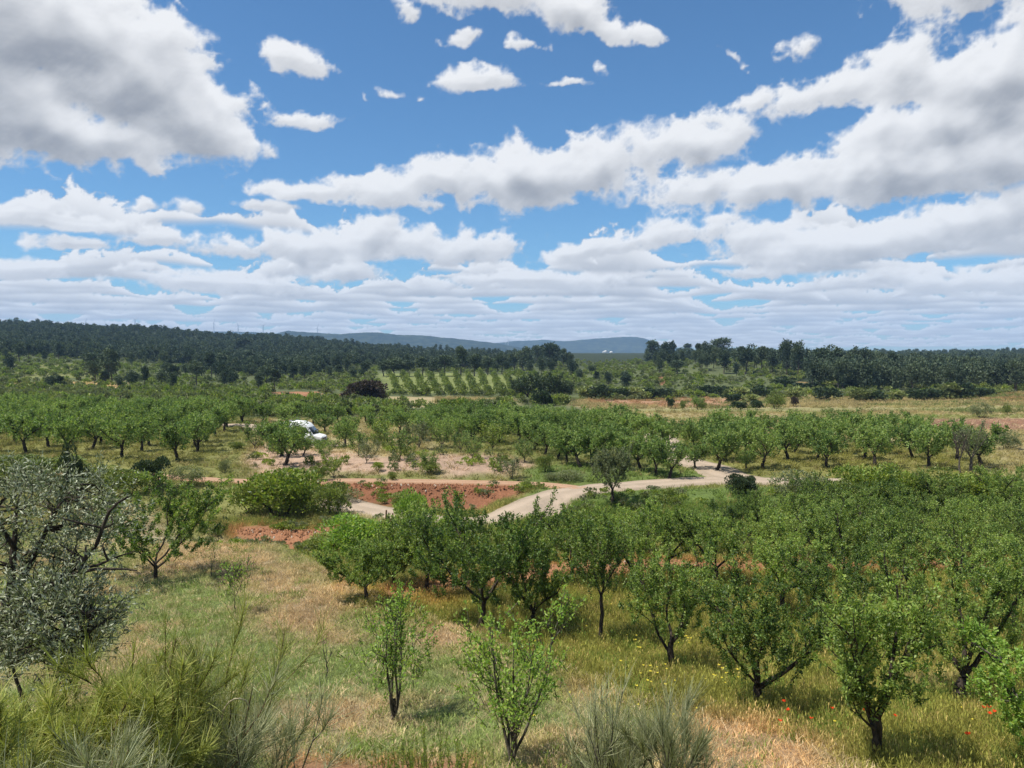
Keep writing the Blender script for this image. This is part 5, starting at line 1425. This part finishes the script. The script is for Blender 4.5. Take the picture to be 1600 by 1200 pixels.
    def tus(seed):
        V, F, T = clumps(R(seed), (.45, .45, .3), (0, 0, .2), 6, 160, (.14, .07)); return mesh_object('tussock', V, F, 4, ML[['grey', 'bush', 'bright'][seed % 3]], col=T, link=False).data
    scatter('low_herbs', np.c_[x, y, terrain(x, y)][keep], [tus(780 + i) for i in range(3)], rg.uniform(.5, 1.6, keep.sum()), rg.uniform(0, 6.28, keep.sum()), None, 'low grey green herbs dotted over the dry pink field', 'herbs')
    # herbs on the red and green banks
    x = np.concatenate([rg.uniform(-16, 2, 350), rg.uniform(2, 34, 900), rg.uniform(-18, 2, 1400)]); y = np.concatenate([rg.uniform(52, 56.5, 350), rg.uniform(39, 51.5, 900), rg.uniform(37.5, 47, 1400)])
    d, _ = road_near(x, y); keep = (d > .4) & (fbm(x * .35, y * .35, 3, .5, 772) > .0)
    c = ground_colour(x, y); red = c[:, 0] / (c[:, 1] + .01); keep &= (red < 1.9) | (rg.uniform(size=len(x)) < .35)
    scatter('low_herbs', np.c_[x, y, terrain(x, y)][keep], [tus(790 + i) for i in range(3)], rg.uniform(.4, 1.2, keep.sum()), rg.uniform(0, 6.28, keep.sum()), None, 'green herbs and small shrubs covering the banks below the road', 'herbs')
build_grass()

# ------------------------------------------------------------------ flowers
def petal_mesh(name, colr, r, seed):
    m, N, out = new_mat(name); b = N.node('ShaderNodeBsdfDiffuse'); b.inputs[0].default_value = (*colr, 1); t = N.node('ShaderNodeBsdfTranslucent'); t.inputs[0].default_value = (*colr, 1)
    mx = N.node('ShaderNodeMixShader'); mx.inputs[0].default_value = .4; N.l.new(b.outputs[0], mx.inputs[1]); N.l.new(t.outputs[0], mx.inputs[2]); N.l.new(mx.outputs[0], out.inputs[0])
    V, F = [], []; rg = R(seed)
    for k in range(4):
        a = k * pi / 2 + rg.normal(0, .1); c, s = cos(a), sin(a)
        for (u, v, w) in ((0, 0, 0), (.6, -.55, .35), (1.0, -.3, .62), (1.0, .3, .62), (.6, .55, .35)):
            V.append(((u * c - v * s) * r, (u * s + v * c) * r, w * r + .002 * k))
        F += list(range(k * 5, k * 5 + 5))
    return V, F, m
pv, pf, pm = petal_mesh('poppy_petal', (.75, .07, .02), .055, 1)
PETAL = mesh_object('petals', pv, pf, 5, pm, link=False).data
sv, sf = tubes([(np.array([[0, 0, -.02], [.01, 0, .2], [0, .01, .42]]), [.004, .003, .003])], 4)
STEM = mesh_object('stem', sv, sf, 4, ML['bright'], col=np.full((len(sv), 3), .5), link=False).data
POPPY = [(1534, 1127), (1541, 1124), (1548, 1128), (1556, 1131), (1546, 1134), (1510, 1167), (1504, 1172), (1298, 1129), (1267, 1147), (1236, 1129), (1227, 1114), (1351, 1128), (1392, 1140), (1215, 1150)]
for i, (px, py) in enumerate(POPPY):
    x, y, z = G(px, py + 14, 12)
    lab = 'red poppy in the small cluster by the light green crown' if i < 5 else 'red poppy alone in the tall grass ' + ['below the cluster', 'beside its twin below the cluster', 'left of the forked trunk', 'on the edge of the bare straw soil', 'under the spreading tree', 'nearest the short black trunk', 'behind the forked trunk', 'right of the forked trunk', 'in the dry grass border'][i - 5]
    e = bpy.data.objects.new('poppy', None); C.objects.link(e); e.location = (x, y, z + .06); e.rotation_euler = (.1 * (i % 3 - 1), .15, i)
    e.scale = (.85, .85, 1.1)
    tag(e, lab, 'poppy', 'red poppies in the orchard grass')
    o = bpy.data.objects.new('petals', PETAL); C.objects.link(o); o.parent = e; o.location = (0, .01, .42)
    o = bpy.data.objects.new('stem', STEM); C.objects.link(o); o.parent = e
def yellow_flowers():
    rg = R(81); pts = []
    for (px, py, n, s) in [(1070, 1022, 8, .5), (1137, 1068, 13, .6), (992, 1022, 7, .4), (1020, 1082, 10, .5), (1120, 1085, 6, .4)]:
        x, y, z = G(px, py, 12)
        for k in range(n): xx, yy = x + rg.normal(0, s * .5), y + rg.normal(0, s); pts.append((xx, yy, zat(xx, yy) + rg.uniform(.3, .5)))
    for k in range(70):
        y = rg.uniform(17, 34); x = rg.uniform(.0, .68) * y; pts.append((x, y, zat(x, y) + rg.uniform(.3, .45)))
    v, f, m = petal_mesh('yellow_petal', (.75, .62, .08), .035, 2); me = mesh_object('petal', v, f, 5, m, link=False).data
    P = np.array(pts); scatter('wildflowers', P, [me], rg.uniform(.7, 1.3, len(P)), rg.uniform(0, 6, len(P)), None, 'small yellow wildflowers sprinkled through the orchard grass', 'flowers')
yellow_flowers()

# ------------------------------------------------------------------ built things
def flat_mat(name, c, rough=.6, spec=.3, metal=0., n=.15, scale=6):
    m, N, out = new_mat(name); P = N.node('ShaderNodeTexCoord').outputs['Object']; a = N.noise(P, scale, 5, .6); f = N.m('MULTIPLY_ADD', a, n * 2, 1 - n)
    bs = N.node('ShaderNodeBsdfPrincipled'); N.put(bs.inputs['Base Color'], N.mix(1.0, (*c, 1), N.comb(f, f, f), 'MULTIPLY')); bs.inputs['Roughness'].default_value = rough; bs.inputs['Specular IOR Level'].default_value = spec; bs.inputs['Metallic'].default_value = metal
    N.l.new(bs.outputs[0], out.inputs[0]); return m
MW = flat_mat('white_paint', (.78, .77, .73), .35, .5, n=.06); MG = flat_mat('window_glass', (.02, .025, .03), .08, .6, n=.05); MT = flat_mat('rubber', (.02, .02, .02), .8); MS = flat_mat('grey_plastic', (.12, .12, .13), .5)
MO = flat_mat('lamp_orange', (.7, .25, .05), .3); MR = flat_mat('old_wood', (.17, .10, .06), .9, .1, n=.4, scale=20); MTL = flat_mat('roof_tile', (.36, .17, .10), .9, .1, n=.3); MST = flat_mat('steel', (.55, .56, .58), .45, .5); MWL = flat_mat('limewash', (.72, .70, .64), .9, .1)

def prism(poly, x0, x1, bevel=0):
    """polygon in (x, z) swept over y0..y1"""
    n = len(poly); V = [(a, x0, b) for a, b in poly] + [(a, x1, b) for a, b in poly]; F = []; L = []
    F += list(range(n)); L.append(n); F += list(range(2 * n - 1, n - 1, -1)); L.append(n)
    for i in range(n): j = (i + 1) % n; F += [i, i + n, j + n, j]; L.append(4)
    return V, F, L
def part(name, vfl, mat, parent, bevel=0., loc=None, rot=None):
    o = mesh_object(name, vfl[0], vfl[1], vfl[2], mat, parent=parent)
    if bevel: b = o.modifiers.new('bevel', 'BEVEL'); b.width = bevel; b.segments = 2; b.limit_method = 'ANGLE'
    if loc: o.location = loc
    if rot: o.rotation_euler = rot
    return o
def box(x0, x1, y0, y1, z0, z1): return prism([(x0, z0), (x1, z0), (x1, z1), (x0, z1)], y0, y1)
def disc(r, w, n=20):
    return prism([(r * cos(a), r * sin(a)) for a in np.arange(n) * 2 * pi / n], -w / 2, w / 2)

def camper():
    x = at(507, 690, 80.5)[0]; z = zat(x - 2.4, 80.5) + .03
    e = bpy.data.objects.new('camper_van', None); C.objects.link(e); e.location = (x, 80.5, z); e.rotation_euler = (0, 0, radians(-6))
    tag(e, 'white high roofed camper van parked among the shrubby trees', 'van')
    prof = [(-4.6, .42), (-.1, .42), (0, .55), (-.02, .85), (-.18, 1.02), (-.85, 1.18), (-1.45, 1.95), (-1.75, 2.28), (-2.3, 2.48), (-3.2, 2.56), (-4.0, 2.55), (-4.5, 2.45), (-4.6, 2.3)]
    part('body', prism(prof, -.98, .98), MW, e, .05)
    for s in (-1, 1):
        y = s * .985; a, b = sorted((y, y + s * .012))
        part('window', prism([(-2.25, 1.42), (-1.28, 1.42), (-1.62, 1.98), (-2.25, 2.0)], a, b), MG, e)
        part('window', prism([(-3.5, 1.45), (-2.55, 1.45), (-2.55, 2.0), (-3.5, 2.0)], a, b), MG, e)
        part('window', prism([(-4.4, 1.45), (-3.7, 1.45), (-3.7, 2.0), (-4.4, 2.0)], a, b), MG, e)
        d = part('door', prism([(-2.35, .5), (-1.05, .5), (-1.05, 1.3), (-2.35, 1.34)], a, b), MW, e); part('handle', box(-2.28, -2.12, a - .01, b + .01, 1.16, 1.2), MS, d)
        part('mirror', box(-1.2, -1.08, min(s * 1.0, s * 1.2), max(s * 1.0, s * 1.2), 1.35, 1.62), MS, e, .02)
        part('headlight', box(-.12, .012, s * .62 - .16, s * .62 + .16, .78, .95), MST, e)
        part('tail_light', box(-4.62, -4.59, s * .86 - .07, s * .86 + .07, .9, 1.3), MO, e)
        for wx in (-.95, -3.75):
            t = part('wheel', disc(.33, .2), MT, e, .02, (wx, s * .88, .33)); part('rim', disc(.19, .03), MST, t, 0, (0, s * .105, 0))
    # windscreen lies on the raked front face
    v = [(-.90, 1.215), (-1.42, 1.905), (-1.435, 1.89), (-.915, 1.20)]
    part('windscreen', prism([(-.86, 1.245), (-1.41, 1.95), (-1.45, 1.92), (-.90, 1.21)], -.85, .85), MG, e)
    part('bumper', box(-.06, .09, -.95, .95, .42, .62), MS, e, .02); part('grille', box(-.03, .006, -.42, .42, .70, .86), MS, e)
    part('roof_vent', box(-3.7, -3.2, -.25, .25, 2.55, 2.63), MS, e, .02)
camper()

for i, (px, py, top, lab) in enumerate([(603, 822, 797, 'rusty brown post beside the pale track, taller of two'), (613, 818, 802, 'rusty brown post beside the pale track, shorter of two')]):
    loc, h, w = size_from_photo(px, py, top, 4, 37); e = bpy.data.objects.new('wooden_post', None)
    V, F = tubes([(np.array([[0, 0, -.3], [.01, 0, h * .5], [.03, .01, h]]), [.06, .055, .05]), (np.array([[.03, .01, h], [.03, .01, h + .02]]), [.05, .001])], 8)
    o = mesh_object('wooden_post', V, F, 4, MR); o.location = loc; tag(o, lab, 'post', 'two old posts by the track')

def turbine(px, hub_row, base_row, dist, rot, label):
    d = direction(px, hub_row); x = d[0] / d[1] * dist; zh = ratio(hub_row) * dist; zb = ratio(base_row) * dist
    e = bpy.data.objects.new('wind_turbine', None); C.objects.link(e); e.location = (x, dist, zb); h = zh - zb
    tag(e, label, 'wind turbine', 'wind turbines on the far ridge')
    V, F = tubes([(np.array([[0, 0, -60], [0, 0, h * .5], [0, 0, h]]), [3.2, 2.4, 1.7])], 10); mesh_object('tower', V, F, 4, MST, parent=e)
    nac = part('nacelle', box(-1.6, 1.6, -4, 4, h, h + 3.4), MST, e, .3)
    for k in range(3):
        a = rot + k * 2 * pi / 3; V, F = tubes([(np.array([[0, 0, 0], [cos(a) * 14, 0, sin(a) * 14], [cos(a) * 32, 0, sin(a) * 32]]), [1.3, 1.1, .3])], 6)
        o = mesh_object('blade', V, F, 4, MST, parent=e); o.location = (0, -5, h + 1.7)
    o = part('hub', disc(1.8, 2.2, 12), MST, e, 0, (0, -4.6, h + 1.7))
for i, (px, hub, lab) in enumerate([(121, 507, 'pale wind turbine of a close pair over the left end of the ridge'), (134, 504, 'taller wind turbine of the close pair on the ridge'), (166, 508, 'faint wind turbine between the close pair and the tallest one'), (211, 500, 'tallest wind turbine above the rounded ridge trees'), (334, 505, 'thin wind turbine above the pale rock patch on the ridge'),
                                    (372, 508, 'thin wind turbine over the ridge beyond the rock patch'), (411, 509, 'wind turbine where the ridge starts to fall'), (496, 513, 'small wind turbine on the blue hills'), (794, 532, 'tiny wind turbine where the blue hills dip')]):
    turbine(px, hub, hub + 14, 4900, .5 + i * .7, lab)

def mast():
    d = 2500; x = at(1434, 550, d)[0]; zb, zt = ratio(560) * d, ratio(545.5) * d
    e = bpy.data.objects.new('radio_mast', None); C.objects.link(e); e.location = (x, d, zb); tag(e, 'thin lattice mast standing over the dark pine wood', 'mast'); h = zt - zb
    L = []
    for a in (0, 2.1, 4.2): L.append((np.array([[cos(a) * 2, sin(a) * 2, -5], [cos(a) * .5, sin(a) * .5, h]]), [.35, .25]))
    V, F = tubes(L, 5); mesh_object('frame', V, F, 4, MST, parent=e)
    for k in range(5): zz = h * (k + .5) / 5; part('brace', box(-1.8 + k * .25, 1.8 - k * .25, -.2, .2, zz, zz + .4), MST, e)
mast()

def house(px, py, dist, w, dep, h, rz, lab, roofm):
    x = at(px, py, dist)[0]; z = min(zat(x, dist), ratio(py) * dist + 1.0) if dist > 400 else zat(x, dist); z = zat(x, dist)
    e = bpy.data.objects.new('farmhouse', None); C.objects.link(e); e.location = (x, dist, z - .3); e.rotation_euler = (0, 0, rz); tag(e, lab, 'house')
    part('wall', box(-w / 2, w / 2, -dep / 2, dep / 2, 0, h), MWL, e)
    r = prism([(-w / 2 - .4, h + .01), (w / 2 + .4, h + .01), (w / 2 + .4, h + .25), (0, h + w * .2), (-w / 2 - .4, h + .25)], -dep / 2 - .4, dep / 2 + .4); part('roof', r, roofm, e)
    for k in range(3):
        xx = -w / 2 + w * (k + .5) / 3
        part('door' if k == 1 else 'window', box(xx - .6, xx + .6, -dep / 2 - .03, -dep / 2 + .0, 0.1 if k == 1 else 1.2, 2.4), MG, e)
house(946, 546, 2300, 15, 9, 5, .1, 'white farm building on the plain before the blue hills', MWL)
house(955, 547, 2350, 8, 7, 4, .3, 'smaller white outbuilding beside the farm building on the plain', MWL)
house(1549, 566, 620, 4, 4, 2.6, .2, 'white house showing over the far end of the pine wood', MWL)
